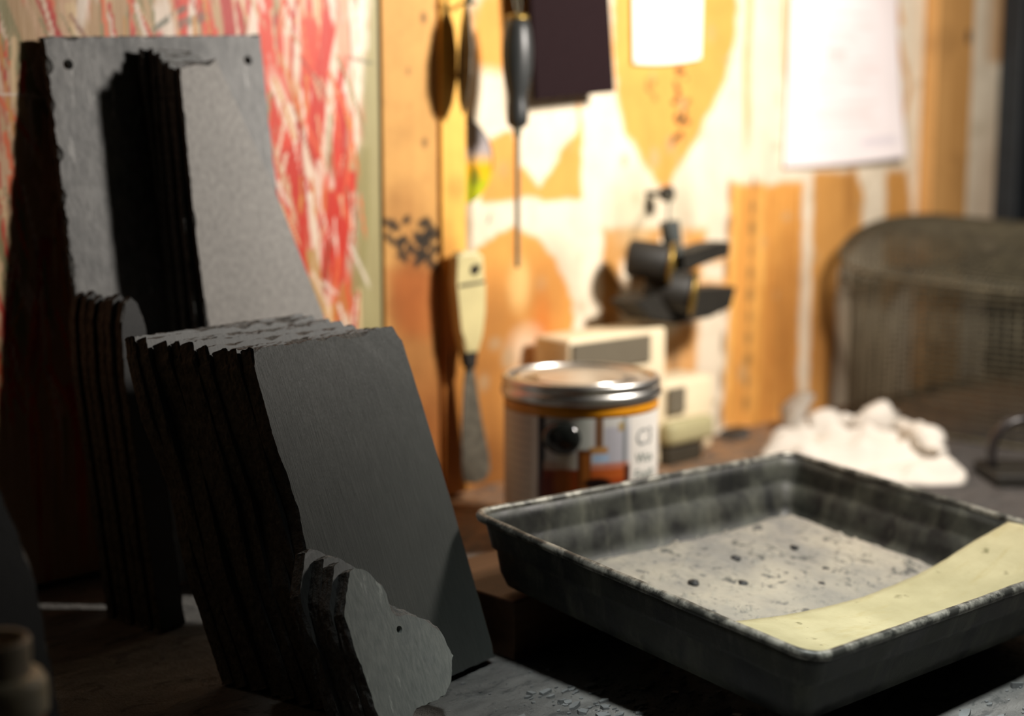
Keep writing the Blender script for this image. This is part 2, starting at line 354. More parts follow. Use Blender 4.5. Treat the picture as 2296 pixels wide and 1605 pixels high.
WB0, WB1 = -0.0656, -0.0115
NB1 = 0.0141
M['board_wood'] = painted_mat('stained softwood', .65, .35, (60, 60, 4), .4)
cw = Canvas(axis(WB0, WB1, .0016), axis(.004, .62, .0016, (.004, .46), .04), lin(214, 162, 92))
for (c, rx, rz, a) in (((-0.0385, 0.1750), .020, .032, .85), ((-0.0476, 0.1584), .016, .03, .6), ((-0.0281, 0.0971), .03, .06, .6), ((-0.0219, 0.0318), .03, .06, .75), ((-0.0488, 0.2336), .02, .02, .3)):
    cw.ell(*c, rx, rz, lin(150, 84, 34), 1, a)
cw.poly(((-0.0634, 0.1869), (-0.0110, 0.1872), (-0.0114, 0.1521), (-0.0231, 0.1319), (-0.0479, 0.1412), (-0.0587, 0.1593)), lin(176, 100, 44), .006, .75)
marks(((-0.0497, 0.2262), (-0.0485, 0.1928)), 4, .016, 41, lin(44, 36, 26), .85, cw); marks(((-0.0311, 0.2245), (-0.0151, 0.1909)), 5, .018, 42, lin(44, 36, 26), .85, cw); marks(((-0.0152, 0.2239), (-0.0360, 0.1921)), 4, .016, 43, lin(44, 36, 26), .85, cw)
cw.ell(*(-0.0248, 0.3774), .003, .004, INK, 1, .7); cw.ell(*(-0.0250, 0.2839), .003, .004, INK, 1, .6); cw.ell(*(-0.0407, 0.3371), .002, .003, INK, 1, .5)
tag(cw.mesh('timber_board', -.017, M['board_wood'], thick=.0155), 'wide tan upright board with black smudged writing, beside the red painted board', 'board')
cn = Canvas(axis(WB1+.0006, NB1, .0016), axis(.004, .62, .0016, (.004, .46), .04), lin(246, 190, 92))
for (c, rx, rz, a) in (((-0.0079, 0.1521), .014, .06, .7), ((-0.0037, 0.0948), .02, .06, .6), ((-0.0042, 0.0369), .02, .08, .8), ((0.0023, 0.2495), .01, .01, .3)):
    cn.ell(*c, rx, rz, lin(160, 92, 36), 1, a)
tag(cn.mesh('timber_strip', -.021, M['board_wood'], thick=.0155), 'narrow yellow upright timber strip that the cream-handled scraper hangs on', 'timber strip')
# batten on the right and black post at the edge
BX0, BX1 = 0.7297, 0.8104
M['batten'] = wood_mat('brown batten', lin(186, 136, 78), lin(206, 156, 96), lin(120, 84, 46), (50, 50, 3))
bm = bmesh.new(); box(bm, (BX0, -.018, .004), (BX1, -.0005, .62), .001)
bat = tag(build('timber_batten', bm, M['batten']), 'brown vertical timber batten on the white wall, right of the big paper sheet', 'batten')
bm = bmesh.new(); k = (0.7962, 0.4067); bmesh.ops.create_icosphere(bm, subdivisions=2, radius=.006, matrix=Matrix.Translation((k[0], -.019, k[1])) @ Matrix.Diagonal((.8, .35, 1.4, 1)))
nl = build('knot', bm, simple('dark knot', lin(60, 44, 26), .6), bat); nl['label'] = 'dark knot'
PX0 = 0.9075
bm = bmesh.new(); box(bm, (PX0, -.03, .004), ((PX0)+.06, -.0005, .62), .003)
tag(build('black_post', bm, simple('black paint', lin(34, 38, 42), .5)), 'black upright post at the right edge of the picture behind the wire basket', 'post')
# ---------------------------------------------------------------- slates
def frame(o, yaw, lean):
    """matrix whose local x runs along the slate's foot, y up its face, z out of its face into the room"""
    c, s = math.cos(yaw), math.sin(yaw)
    w = Vector((c, s, 0)); b = Vector((-s, c, 0)); v = Vector((0, 0, math.cos(lean)))+b*math.sin(lean); n = w.cross(v)
    m = Matrix.Identity(4)
    for i, a in enumerate((w, v, n)): m[0][i], m[1][i], m[2][i] = a
    m.translation = o
    return m, b

def slate_mesh(name, outline, th, seed, rough=None, holes=(), step=.0018, chip=.003, layers=7):
    """a split slab: outline (x,y) counter-clockwise, faces at z=0 and z=-th, hand-dressed flaking edges"""
    n = len(outline); pts = []; rg = []
    rough = rough or [1]*n
    for i in range(n):
        a, b = Vector(outline[i]), Vector(outline[(i+1) % n]); L = (b-a).length; k = max(1, int(L/step))
        for q in range(k): pts.append(a.lerp(b, q/k)); rg.append(rough[i])
    N = len(pts); s = [0]
    for i in range(1, N): s.append(s[-1]+(pts[i]-pts[i-1]).length)
    bm = bmesh.new(); rings = []
    for j in range(layers):
        f = j/(layers-1); z = -th*f; ring = []
        for i in range(N):
            t = pts[(i+1) % N]-pts[i-1]; nv = Vector((-t.y, t.x)).normalized()
            r = rg[i]; S_ = s[i]
            lam = .5+.5*n3(S_*18, f*9+seed*7.1, seed)              # laminations: long thin steps
            fl = .5+.5*n3(S_*160, f*3.1, seed*3.3+1)                 # small flakes
            sc = max(0, n3(S_*75, seed*5.7, 2)) if j in (0, layers-1) else 0   # scallops struck off the arris
            gr = .5+.5*n3(S_*420, j*2.7, seed*1.7)
            d = r*chip*(.3*lam+.3*fl+.4*gr)+(r*chip*(.1+1.3*sc) if j == 0 else r*chip*(.12+.5*sc) if j == layers-1 else 0)
            zz = z+(0 if j in (0, layers-1) else th/(layers-1)*.35*n3(S_*40, j*3.7, seed))
            if j == 0: zz = -.00025*max(0, n3(S_*60, 4, seed))*r
            ring.append(bm.verts.new((pts[i].x+nv.x*d, pts[i].y+nv.y*d, zz)))
        rings.append(ring)
    for a, b in zip(rings, rings[1:]):
        for i in range(N):
            k = (i+1) % N
            bm.faces.new((a[i], b[i], b[k], a[k])).material_index = 1
    hl = []
    for hx, hy, hr in holes:
        cols = []
        for z, rr in ((0, hr*1.25), (-th*.2, hr), (-th, hr)):
            cols.append([bm.verts.new((hx+rr*math.cos(2*PI*k/20)*(1+.08*n3(k, seed, z)), hy+rr*math.sin(2*PI*k/20), z)) for k in range(20)])
        for a, b in zip(cols, cols[1:]):
            for k in range(20): bm.faces.new((a[k], a[(k+1) % 20], b[(k+1) % 20], b[k]))
        hl.append((cols[0], cols[-1]))
    def cap(ring, side):
        es = [bm.edges.get((ring[i], ring[(i+1) % N])) for i in range(N)]
        for h in hl: es += [bm.edges.get((h[side][k], h[side][(k+1) % 20])) or bm.edges.new((h[side][k], h[side][(k+1) % 20])) for k in range(20)]
        bmesh.ops.triangle_fill(bm, edges=es, use_beauty=True)
    cap(rings[0], 0); cap(rings[-1], 1)
    bmesh.ops.recalc_face_normals(bm, faces=bm.faces)
    me = bpy.data.meshes.new(name); bm.to_mesh(me); bm.free()
    return me

def slate(name, o, yaw, lean, outline, th, seed, mat, label, group=None, cat='slate', **k):
    m, b = frame(Vector(o), yaw, lean)
    ob = link(name, slate_mesh(name, outline, th, seed, **k), mat); ob.data.materials.append(M['slate_edge']); ob.matrix_world = m
    return tag(ob, label, cat, group)

# the big roofing slate at the back, two nail holes
v0 = .007*math.tan(R(8))
slate('roofing_slate', (-.3, -.0735, 0), 0, R(8), [(-.034, v0), (.125, v0), (.1235, .362), (-.037, .352)], .007, 3, M['slate_back'],
      'large grey roofing slate with two nail holes, leaning on the red painted board', holes=[(-.0205, .334, .0027), (.1108, .342, .0025)], rough=[1, .35, 1.1, 1.6], chip=.0035)

# tall stack of narrow tapering slates leaning against it
ORD = ['front', 'second', 'third', 'fourth', 'fifth', 'sixth', 'hindmost']
LEFT = [(.031, .0305, .034), (.0285, .026, .0275), (.029, .030, .029), (.028, .026, .024), (.030, .0275, .029), (.0285, .026, .022), (.024, .026, .024)]
TOPS = [.333, .334, .338, .340, .344, .347, .347]
LEANS = R(8); TS = .037/7
for i in range(7):
    th = TS*math.cos(LEANS)*.97; v0 = th*math.tan(LEANS); l0, l1, l2 = LEFT[i]; tp = TOPS[i]; q = .002*math.sin(i*2.3)
    out = [(l2, v0), (.190, v0), (.121+q, .176), (.0929+q, .2586), (.064+q, tp-.004), (.060+q, tp+.005 if i == 0 else tp), (l0+.001, tp), (l0, tp-.02), (l1, .25)]
    if i == 0: out[5] = (.0605, .3405); out[6] = (.0318, .3335)
    lab = {0: 'front slate of the tall tapering stack, showing a wide smooth pale face', 6: 'hindmost slate of the tall tapering stack, against the holed roofing slate'}.get(i, ORD[i]+' slate from the front in the tall tapering stack, mostly edge')
    slate('tapered_slate', Vector((-.3, -.1145, 0))+Vector((0, TS*i, 0)), 0, LEANS, out, th, 11+i, M['slate_pale'] if i == 0 else M['slate'], lab, 'slates of the tall tapering stack',
          rough=[.3, .4, .25, .25, .5, 1.3, .9, .9, .8], chip=.003 if i else .0022)

# small dark round-topped slates in the shade, left of the block
ARCH = [(0, 0), (.020, 0), (.021, .15), (.020, .184), (.017, .193), (.012, .198), (.006, .194), (.002, .183), (-.001, .15)]
NM = ['front', 'second', 'third', 'fourth', 'fifth', 'hindmost']
for i in range(6):
    o = Vector((-.338, -.143, 0))+Vector((-.0012*i-.001*(i % 2), .0086*i, 0))
    th = .0065; v0 = th*math.tan(R(9))
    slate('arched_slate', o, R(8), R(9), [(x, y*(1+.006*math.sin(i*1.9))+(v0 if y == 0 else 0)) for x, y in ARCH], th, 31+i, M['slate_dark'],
          NM[i]+(' slate' if i in (0, 5) else ' slate from the front')+' of the small dark round-topped group behind the thick block', 'dark round-topped slates', rough=[.3]+[.8]*8, chip=.002)

# the thick leaning block: nine slates with a rough dressed top
BL = R(21.14); BY = R(7.86); NB = 9; TB = .0945/NB
TBO = [0]
for q in (1, .8, 1.25, .95, 1.15, .75, 1.3, .9, .9): TBO.append(TBO[-1]+q*TB)
BW = [.1105, .112, .1115, .113, .114, .113, .115, .116, .117]
NBL = ['front slate of the thick leaning block, with a broad dark grain-streaked face'] + [w+' slate from the front in the thick leaning block' for w in ('second', 'third', 'fourth', 'fifth', 'sixth', 'seventh', 'eighth')] + ['hindmost slate of the thick leaning block, the widest at its top right']
for i in range(NB):
    th = (TBO[i+1]-TBO[i])*math.cos(BL)*.985; v0 = th*math.tan(BL); r2 = random.Random(70+i)
    m, b = frame(Vector((-.2302, -.3141, 0)), BY, BL)
    o = Vector((-.2302, -.3141, 0))+b*TBO[i]
    l = -BW[i]+(0 if i < 7 else -.001); dl = lambda: r2.uniform(-.0022, .0022)
    top = .1958+r2.uniform(-.0012, .0012); rx = .0005*i+(.009 if i > 5 else 0)
    out = [(l+.004, v0), (0+rx*.3, v0), (.001+rx*.4, .010), (.0015, .08), (.001, .15), (rx*.8-.0004, .188), (rx-.005, top), (l+.001, top-.001), (l-.0005, top-.012), (l+dl(), .15), (l+dl()+.002, .11), (l+dl()-.001, .07)]
    slate('block_slate', o, BY, BL, out, th, 51+i, M['slate_striped'] if i == 0 else M['slate'], NBL[i], 'slates of the thick leaning block',
          rough=[.3, .2, .12, .12, .12, .5, 1.15, .8, .5, .45, .45, .45], chip=.0032)

# heart-shaped slates in front
HEART = [(-.1258, .0895), (-.1337, .0762), (-.1365, .0709), (-.1372, .0608), (-.1368, .0527), (-.1350, .0453), (-.1345, .0337), (-.1342, .0242), (-.1335, .010), (-.129, .001), (-.1235, .0012), (-.115, .009), (-.1067, .0150), (-.0971, .0148), (-.0864, .0152), (-.0789, .0203), (-.0757, .0255), (-.0719, .0328), (-.0731, .0378), (-.074, .0442), (-.0766, .0499), (-.0807, .0543), (-.0866, .0573), (-.0922, .0601), (-.0967, .0628), (-.1010, .0640), (-.1028, .0682), (-.1039, .0739), (-.1048, .0784), (-.1083, .0816), (-.1117, .0861), (-.1149, .0886), (-.1211, .0907)]
HT = .0385; NH = 4; TH_ = .0345/NH
m, b = frame(Vector((-.2302, -.3141, 0)), BY, BL)
HN = ['front heart-shaped slate with a small drilled hole, before the thick leaning block', 'second heart-shaped slate, directly behind the drilled heart', 'third heart-shaped slate, two behind the drilled heart', 'hindmost heart-shaped slate, nearest the face of the thick block']
for i in range(NH):
    th = TH_*math.cos(BL)*.98; kx = .0006*i*(-1)**i; r2 = random.Random(i)
    o = Vector((-.2302, -.3141, 0))-b*(HT-TH_*i)
    out = [((x+.105)*(1+.004*i)-.105+kx+.0055, max(th*math.tan(BL), y*(1+.018*i)+.0008*math.sin(i*3))) for x, y in HEART]
    slate('heart_slate', o, BY, BL, out, th, 81+i, M['slate_heart'] if i == 0 else M['slate'], HN[i], 'heart-shaped slates', 'slate heart',
          rough=[1.1]*len(HEART), chip=.0026, step=.0014, holes=[(-.0983, .0545, .0015)] if i == 0 else ())

# dark slab at the left edge
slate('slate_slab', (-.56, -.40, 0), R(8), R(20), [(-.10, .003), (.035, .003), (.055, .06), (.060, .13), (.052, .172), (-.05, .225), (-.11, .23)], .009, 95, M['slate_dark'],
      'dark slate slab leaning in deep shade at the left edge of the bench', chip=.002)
# flat offcut by the wall
lump = [(-.022, -.012), (.004, -.016), (.020, -.008), (.024, .006), (.006, .014), (-.018, .010)]
ob = link('slate_offcut', slate_mesh('slate_offcut', lump, .007, 97, chip=.003), M['slate_dark']); ob.data.materials.append(M['slate_edge']); ob.location = (.362, -.026, .0075); ob.rotation_euler = (0, 0, R(12))
tag(ob, 'dark flat slate offcut at the foot of the wall, right of the cream appliance', 'slate')

# flakes and chips of slate on the bench
bm = bmesh.new(); rs = random.Random(8)
for k in range(640):
    u = rs.random()
    x = -.24+rs.random()*.20; y = -.42-rs.random()*.16
    if k % 3 == 0: x, y = -.30+rs.random()*.2, -.36-rs.random()*.1
    if k % 3 == 1: x, y = rs.gauss(-.225, .022), rs.gauss(-.415, .05)
    if -.225 < x < .06 and -.52 < y < -.28 and k % 3 == 2: y = -.525-rs.random()*.05
    s = rs.uniform(.0006, .0042)*(.3+1.1*rs.random()**2); a = rs.random()*PI
    n = rs.randint(4, 6); tl = (rs.uniform(-.25, .25), rs.uniform(-.25, .25)); z0 = .0003
    vt = []; vb = []
    for q in range(n):
        ang = a+2*PI*q/n+rs.uniform(-.3, .3); px, py = s*math.cos(ang)*rs.uniform(.7, 1.2), s*math.sin(ang)*rs.uniform(.35, .7)
        h = z0+s*.28+tl[0]*px+tl[1]*py
        vt.append(bm.verts.new((x+px, y+py, max(h, .0005)))); vb.append(bm.verts.new((x+px*1.05, y+py*1.05, .0001)))
    bm.faces.new(vt)
    for q in range(n): bm.faces.new((vb[q], vb[(q+1) % n], vt[(q+1) % n], vt[q]))
fk = build('slate_flakes', bm, simple('slate chips', lin(112, 114, 114), .7, 0, .3, 80, .2)); tag(fk, 'scattered slate flakes and dust on the bench in front of the metal tray', 'slate flakes', kind='stuff')

# ---------------------------------------------------------------- the metal tray
TC = Vector((-.0881, -.4112, .065)); TW, TL = .283, .2301
yaw, tp, trl = -.0396, .0858, -.0248
ex = Vector((math.cos(yaw), math.sin(yaw), math.tan(trl))); ey = Vector((-math.sin(yaw), math.cos(yaw), math.tan(tp)))
hx, hy = TW/2*ex.length, TL/2*ey.length
ex.normalize(); ez = ex.cross(ey).normalized(); ey = ez.cross(ex)
mt = Matrix.Identity(4)
for i, a in enumerate((ex, ey, ez)): mt[0][i], mt[1][i], mt[2][i] = a
mt.translation = TC
tray = thing('metal_tray', 'black rectangular metal tray holding grey slate dust, right of the thick slate block', 'tray'); tray.matrix_world = mt
def rrect(hx, hy, r, n=6):
    o = []
    for sx, sy, a0 in ((1, 1, 0), (-1, 1, 90), (-1, -1, 180), (1, -1, 270)):
        for k in range(n+1):
            a = R(a0+90*k/n); o.append((sx*(hx-r)+r*math.cos(a), sy*(hy-r)+r*math.sin(a)))
    return o
def dense(pts, step):
    out = []
    for i, p in enumerate(pts):
        q = pts[(i+1) % len(pts)]; L = math.hypot(q[0]-p[0], q[1]-p[1]); k = max(1, int(L/step))
        for j in range(k): out.append((p[0]+(q[0]-p[0])*j/k, p[1]+(q[1]-p[1])*j/k))
    return out
DEP = .040
t = NT('worn tray metal')
g = t.noise(30, 7, .7); g2 = t.noise(160, 4, .7); dr = t.noise(24, 6, .65, t.coord((3, 3, .5)))
col = t.mix(t.ramp(g, [(.42, 0), (.62, 1)]), lin(28, 29, 28), lin(66, 68, 60)); col = t.mix(t.ramp(dr, [(.5, 0), (.7, .45)]), col, lin(112, 112, 98)); col = t.mix(t.ramp(g2, [(.6, 0), (.7, .5)]), col, lin(24, 24, 24))
M['tray'] = t.done(col, t.ramp(g, [(.3, .38), (.7, .7)]), 0, t.bump(g2, .35, .0008, t.bump(g, .25, .002)), .5)
prof = [(0, 0), (.0015, -.006), (.0035, -.014), (.004, -.0165), (.0062, -.018), (.0085, -.030), (.012, -.038), (.017, -DEP)]
bm = bmesh.new(); rows = []
base = dense(rrect(1, 1, .001, 1), 9)
def ring(ins, z, r):
    pts = rrect(hx-ins, hy-ins, max(.004, r-ins*.3)); full = []
    for i, p in enumerate(pts):
        q = pts[(i+1) % len(pts)]; k = 24 if i % 7 == 6 else 1
        for j in range(k): full.append((p[0]+(q[0]-p[0])*j/k, p[1]+(q[1]-p[1])*j/k))
    return [bm.verts.new((x+.0007*n3(x*14, y*14, z*20), y+.0007*n3(x*14, y*14, 9+z*20), z+.0005*n3(x*11, y*11, 3))) for x, y in full]
for ins, z in prof: rows.append(ring(ins, z, .012))
inner = [ring(ins+.0013, z if k else .0, .012) for k, (ins, z) in enumerate(prof[:-1])]+[ring(prof[-1][0]+.0008, -DEP+.0012, .012)]
for stack in (rows, inner):
    for a, b in zip(stack, stack[1:]):
        for i in range(len(a)): bm.faces.new((a[i], a[(i+1) % len(a)], b[(i+1) % len(a)], b[i]))
for i in range(len(rows[0])): bm.faces.new((rows[0][i], rows[0][(i+1) % len(rows[0])], inner[0][(i+1) % len(rows[0])], inner[0][i]))
bm.faces.new(rows[-1]); bm.faces.new(inner[-1])
build('pan', bm, M['tray'], tray, True)
t = NT('rubbed rim'); g = t.noise(70, 6, .7); g2 = t.noise(25, 4, .6)
col = t.mix(t.ramp(g, [(.45, 0), (.58, 1)]), lin(60, 60, 56), lin(150, 148, 138)); col = t.mix(t.ramp(g2, [(.5, 0), (.62, .7)]), col, lin(52, 54, 50))
M['rim'] = t.done(col, .45, .35, t.bump(g, .4, .0006))
bm = bmesh.new(); full = []
pts = rrect(hx+.0012, hy+.0012, .012)
for i, p in enumerate(pts):
    q = pts[(i+1) % len(pts)]; k = 40 if i % 7 == 6 else 1
    for j in range(k): full.append((p[0]+(q[0]-p[0])*j/k, p[1]+(q[1]-p[1])*j/k))
tube(bm, [(x, y, .0006+.0006*n3(x*14, y*14, 3)) for x, y in full], [.0026+.0004*n3(x*60, y*60, 1) for x, y in full], 8, True)
rm = build('rolled_rim', bm, M['rim'], tray, True); rm['label'] = 'worn bare-metal rolled rim'

# slate dust in the tray (a heap: one stuff object)
bxh, byh = hx-.0180, hy-.0180
xs = np.linspace(-bxh, bxh, 230); ys = np.linspace(-byh, byh, 190); X, Y = np.meshgrid(xs, ys)
r2 = np.minimum.reduce([bxh-np.abs(X), byh-np.abs(Y)])
Z = -DEP+.0045+.0035*vnoise(X+1, Y+1, 22, 3)+.0022*vnoise(X+1, Y+1, 70, 4)+.0011*vnoise(X+1, Y+1, 240, 5)-.004*np.clip((.010-r2)/.010, 0, 1)+.002*np.exp(-((X+.06)**2+(Y-.02)**2)/.003)
Z += .0022*(vnoise(X+1, Y+1, 300, 8) > .93)
Z = np.maximum(Z, -DEP+.0015)
idx = np.arange(X.size).reshape(X.shape)
f = np.stack([idx[:-1, :-1], idx[:-1, 1:], idx[1:, 1:], idx[1:, :-1]], -1).reshape(-1, 4)
me = bpy.data.meshes.new('slate_dust'); me.from_pydata(np.stack([X.ravel(), Y.ravel(), Z.ravel()], 1).tolist(), [], f.tolist()); me.update()
t = NT('slate dust'); g = t.noise(20, 5, .6); g2 = t.noise(150, 5, .7); g3 = t.noise(75, 4, .6); gx = t.new('ShaderNodeSeparateXYZ'); t.t.links.new(t.coord(), gx.inputs[0])
col = t.mix(t.ramp(g, [(.35, 0), (.65, 1)]), lin(124, 121, 115), lin(158, 151, 136)); col = t.mix(t.ramp(g2, [(.55, 0), (.68, .8)]), col, lin(84, 84, 83)); col = t.mix(t.ramp(g3, [(.59, 0), (.65, .8)]), col, lin(74, 74, 72))
dust = link('slate_dust', me, t.done(col, .9, 0, t.bump(g2, .7, .0015, t.bump(g3, .4, .002)), .15), None, True); dust.matrix_world = mt
tag(dust, 'grey slate dust and grit covering the bottom of the metal tray', 'dust', kind='stuff')
# dark chips in the dust
chips = [(-.075, .005), (-.045, .035), (-.02, .02), (-.035, -.03), (.01, .05), (.02, -.005), (.045, .01), (-.09, -.03), (.03, -.04), (.06, .045), (-.055, -.05), (.005, -.055)]
rs = random.Random(3)
for i, (x, y) in enumerate(chips):
    s = rs.uniform(.0022, .0042); bm = bmesh.new(); bmesh.ops.create_icosphere(bm, subdivisions=2, radius=s)
    for v in bm.verts: v.co *= 1+.35*n3(v.co.x*400+i, v.co.y*400, v.co.z*400); v.co.z *= .55
    o = build('slate_chip', bm, M['slate_dark']); o.matrix_world = mt @ Matrix.Translation((x, y, -DEP+.0088))
    tag(o, 'small dark slate chip lying in the grey dust of the metal tray', 'slate chip', 'slate chips in the tray dust')
# curled shaving at the left of the tray
bm = bmesh.new(); pts = []
for k in range(17):
    a = k/16; pts.append((-.105+.030*a, .018-.010*a+.006*math.sin(a*PI), -DEP+.0085+.007*(1-a)**2*(1 if a < .4 else .6)+.001*math.sin(a*9)))
tube(bm, pts, [.0008+.0022*math.sin(PI*min(1, .12+k/16*.9)) for k in range(17)], 8, flat=(1, .25))
o = build('shaving', bm, simple('pale shaving', lin(190, 180, 160), .7), None, True); o.matrix_world = mt; tag(o, 'thin pale curled shaving lying in the dust inside the metal tray', 'shaving')

# strip of sandpaper along the near side of the tray, curling up at its far end
t = NT('worn sandpaper'); g = t.noise(16, 6, .6); g2 = t.noise(500, 3, .7); g3 = t.noise(28, 6, .65, t.coord((1, 4, 1)))
col = t.mix(t.ramp(g, [(.35, 0), (.65, 1)]), lin(152, 145, 112), lin(176, 168, 134)); col = t.mix(t.ramp(g3, [(.56, 0), (.72, .5)]), col, lin(150, 138, 92)); sp = t.noise(60, 4, .65); col = t.mix(t.ramp(sp, [(.64, 0), (.7, .7)]), col, lin(96, 92, 62))
M['sandpaper'] = t.done(col, .9, 0, t.bump(g2, .6, .0006, t.bump(g3, .3, .002)), .15)
bm = bmesh.new(); rows = []
nx, ny = 60, 14
def sp_z(u, v): return -.0075-.004*v+.002*math.sin(u*5)-.013*math.sin(PI*min(1, u*1.15))+.016*max(0, (u-.55)/.45)**1.6+.0012*n3(u*6, v*3, 2)
for side in (0, 1):
    rr = []
    for i in range(nx+1):
        u = i/nx
        rr.append([bm.verts.new((-hx+.0085+u*(2*hx-.0175), -hy+.0052+.27*abs(min(0, sp_z(u, 0)))+(j/ny)*(.067-.010*u)+.0006*n3(u*30, j/ny*4, 5), sp_z(u, j/ny)-.0007*side)) for j in range(ny+1)])
    for i in range(nx):
        for j in range(ny): bm.faces.new((rr[i][j], rr[i+1][j], rr[i+1][j+1], rr[i][j+1]))
    rows.append(rr)
a, b = rows
for i in range(nx):
    for j in (0, ny): bm.faces.new((a[i][j], a[i+1][j], b[i+1][j], b[i][j]))
for j in range(ny):
    for i in (0, nx): bm.faces.new((a[i][j], a[i][j+1], b[i][j+1], b[i][j]))
o = build('sandpaper_strip', bm, M['sandpaper'], None, True); o.matrix_world = mt
tag(o, 'long beige sandpaper strip lying along the near side of the metal tray', 'sandpaper')

# wooden blocks the tray sits on
M['block_wood'] = wood_mat('brown block', lin(76, 52, 32), lin(96, 66, 42), lin(48, 32, 20), (3, 60, 60))
bm = bmesh.new(); box(bm, (-.221, -.318, 0), (-.085, -.236, .034), .0015); tag(build('wooden_block', bm, M['block_wood']), 'brown wooden block under the back of the metal tray, beside the slates', 'wooden block')
bm = bmesh.new(); box(bm, (-.14, -.47, 0), (.02, -.44, .0195), .001); o = build('timber_lath', bm, M['block_wood']); o.rotation_euler = (0, 0, 0); tag(o, 'thin brown lath lying under the near half of the metal tray', 'lath')

# ---------------------------------------------------------------- paint can
CAN = Vector((-.0116, -.1706, 0)); CR = .0548; CH = .1225
can = thing('paint_can', 'round tin with a steel lid and a photo-printed label, behind the metal tray', 'paint can', CAN)
M['steel'] = simple('tin plate', lin(206, 203, 198), .33, 1, .06, 40, .08, .0005)
M['amber'] = simple('amber band', lin(214, 140, 20), .35, 0, .15)
bm = bmesh.new(); lathe(bm, [(CR-.003, 0), (CR+.0006, .0008), (CR+.001, .003), (CR-.0005, .005), (CR-.0006, .0985), (CR-.0006, .106)], 72); build('body', bm, M['steel'], can, True)
bm = bmesh.new(); lathe(bm, [(CR, .0985), (CR+.0003, .0988), (CR+.0003, .1062), (CR-.0004, .1066)], 72, False); b_ = build('band', bm, M['amber'], can, True); b_['label'] = 'amber yellow band under the rim'
bm = bmesh.new(); lathe(bm, [(CR-.001, .106), (CR+.0016, .1064), (CR+.0026, .1085), (CR+.0024, .112), (CR+.0012, .1135), (CR+.0006, .1142), (CR+.0016, .1155), (CR+.0014, .119), (CR+.0002, .1208), (CR-.0018, .1212), (CR-.0030, .1202), (CR-.0035, .1180)], 96, False); build('rim', bm, M['steel'], can, True)
bm = bmesh.new(); lathe(bm, [(CR-.0035, .1180), (CR-.0048, .1168), (CR-.0065, .1172), (CR-.0085, .1196), (CR-.0105, .1196), (CR-.0125, .1178), (.020, .1182), (.0005, .1184)], 96, True); build('lid', bm, M['steel'], can, True)
# printed label: painted per vertex, angle a = 0 faces the camera, growing to the right
A0 = math.atan2(-.743-CAN.x, -(-.857-CAN.y))   # direction of the reader
LB, LT = .0055, .0985
class Lab(Canvas): pass
lc = Canvas(axis(-1.75, 1.75, .016), axis(LB, LT, .0008), lin(226, 220, 206)); lc.wob = 0*lc.X
def cax(px): return math.asin(max(-1, min(1, (px-1303)/176)))
def cz(py): return .1062-(py-893+0)/(3189/.96)
def lrect(x0, y0, x1, y1, c, a=1., f=.004):
    ax0, ax1, z0, z1 = cax(x0), cax(x1), cz(y1), cz(y0)
    m = np.clip((lc.X-ax0)/.02+.5, 0, 1)*np.clip((ax1-lc.X)/.02+.5, 0, 1)*np.clip((lc.Z-z0)/.001+.5, 0, 1)*np.clip((z1-lc.Z)/.001+.5, 0, 1)
    lc.blend(m*a, c)
def lell(x, y, rx, ry, c, a=1., fe=.3):
    lc.ell(cax(x), cz(y), rx/176/max(.3, math.cos(cax(x))), ry/3322, c, fe, a)
lrect(1125, 893, 1204, 1260, lin(214, 204, 186)); lrect(1196, 893, 1210, 1260, lin(240, 236, 226))
for k in range(16): lrect(1136, 915+k*19, 1186+(k*7) % 11, 921+k*19, lin(170, 162, 150), .55)
lrect(1210, 893, 1412, 1260, lin(214, 214, 210)); lrect(1355, 940, 1412, 1060, lin(178, 178, 190), .8); lrect(1290, 905, 1325, 990, lin(206, 212, 204)); lrect(1395, 905, 1403, 1100, lin(90, 100, 96), .7)
lrect(1385, 930, 1398, 950, lin(170, 140, 60), .8); lrect(1210, 905, 1226, 1260, lin(40, 36, 46)); lrect(1334, 915, 1352, 985, lin(120, 86, 58)); lrect(1322, 984, 1362, 1000, lin(188, 140, 80))
lrect(1222, 1036, 1412, 1260, lin(160, 66, 22)); lell(1240, 1090, 30, 50, lin(110, 40, 16), .9, .8); lrect(1252, 1002, 1292, 1036, lin(226, 222, 206)); lrect(1222, 1020, 1254, 1040, lin(200, 170, 150), .8)
lrect(1296, 990, 1326, 1100, lin(112, 64, 22)); lrect(1306, 1000, 1322, 1100, lin(168, 100, 40), .8); lrect(1330, 1000, 1364, 1020, lin(170, 196, 224)); lrect(1326, 1022, 1412, 1060, lin(190, 96, 40), .8); lell(1340, 1068, 30, 13, lin(26, 12, 8), 1, .4); lell(1265, 1070, 20, 40, lin(190, 110, 40), .7, .8)
lrect(1398, 1030, 1412, 1100, lin(60, 30, 20), .9); lrect(1412, 893, 1500, 1260, lin(236, 232, 224)); lrect(1404, 893, 1413, 1030, lin(206, 206, 206), .6)
me_o = lc.mesh('label', 0, painted_mat('glossy label print', .35, .03, (4, 4, 4), .02, .5), can)
me = me_o.data
for v in me.vertices:
    a, z = v.co.x, v.co.z; rr = CR+.0003
    d = Vector((math.sin(A0), -math.cos(A0)))   # towards the reader
    rtv = Vector((-d.y, d.x))
    v.co = Vector((d.x*math.cos(a)*rr+rtv.x*math.sin(a)*rr, d.y*math.cos(a)*rr+rtv.y*math.sin(a)*rr, z))
for p in me.polygons: p.use_smooth = True
me_o['label'] = 'cream paper label with a photo of wood and cups'
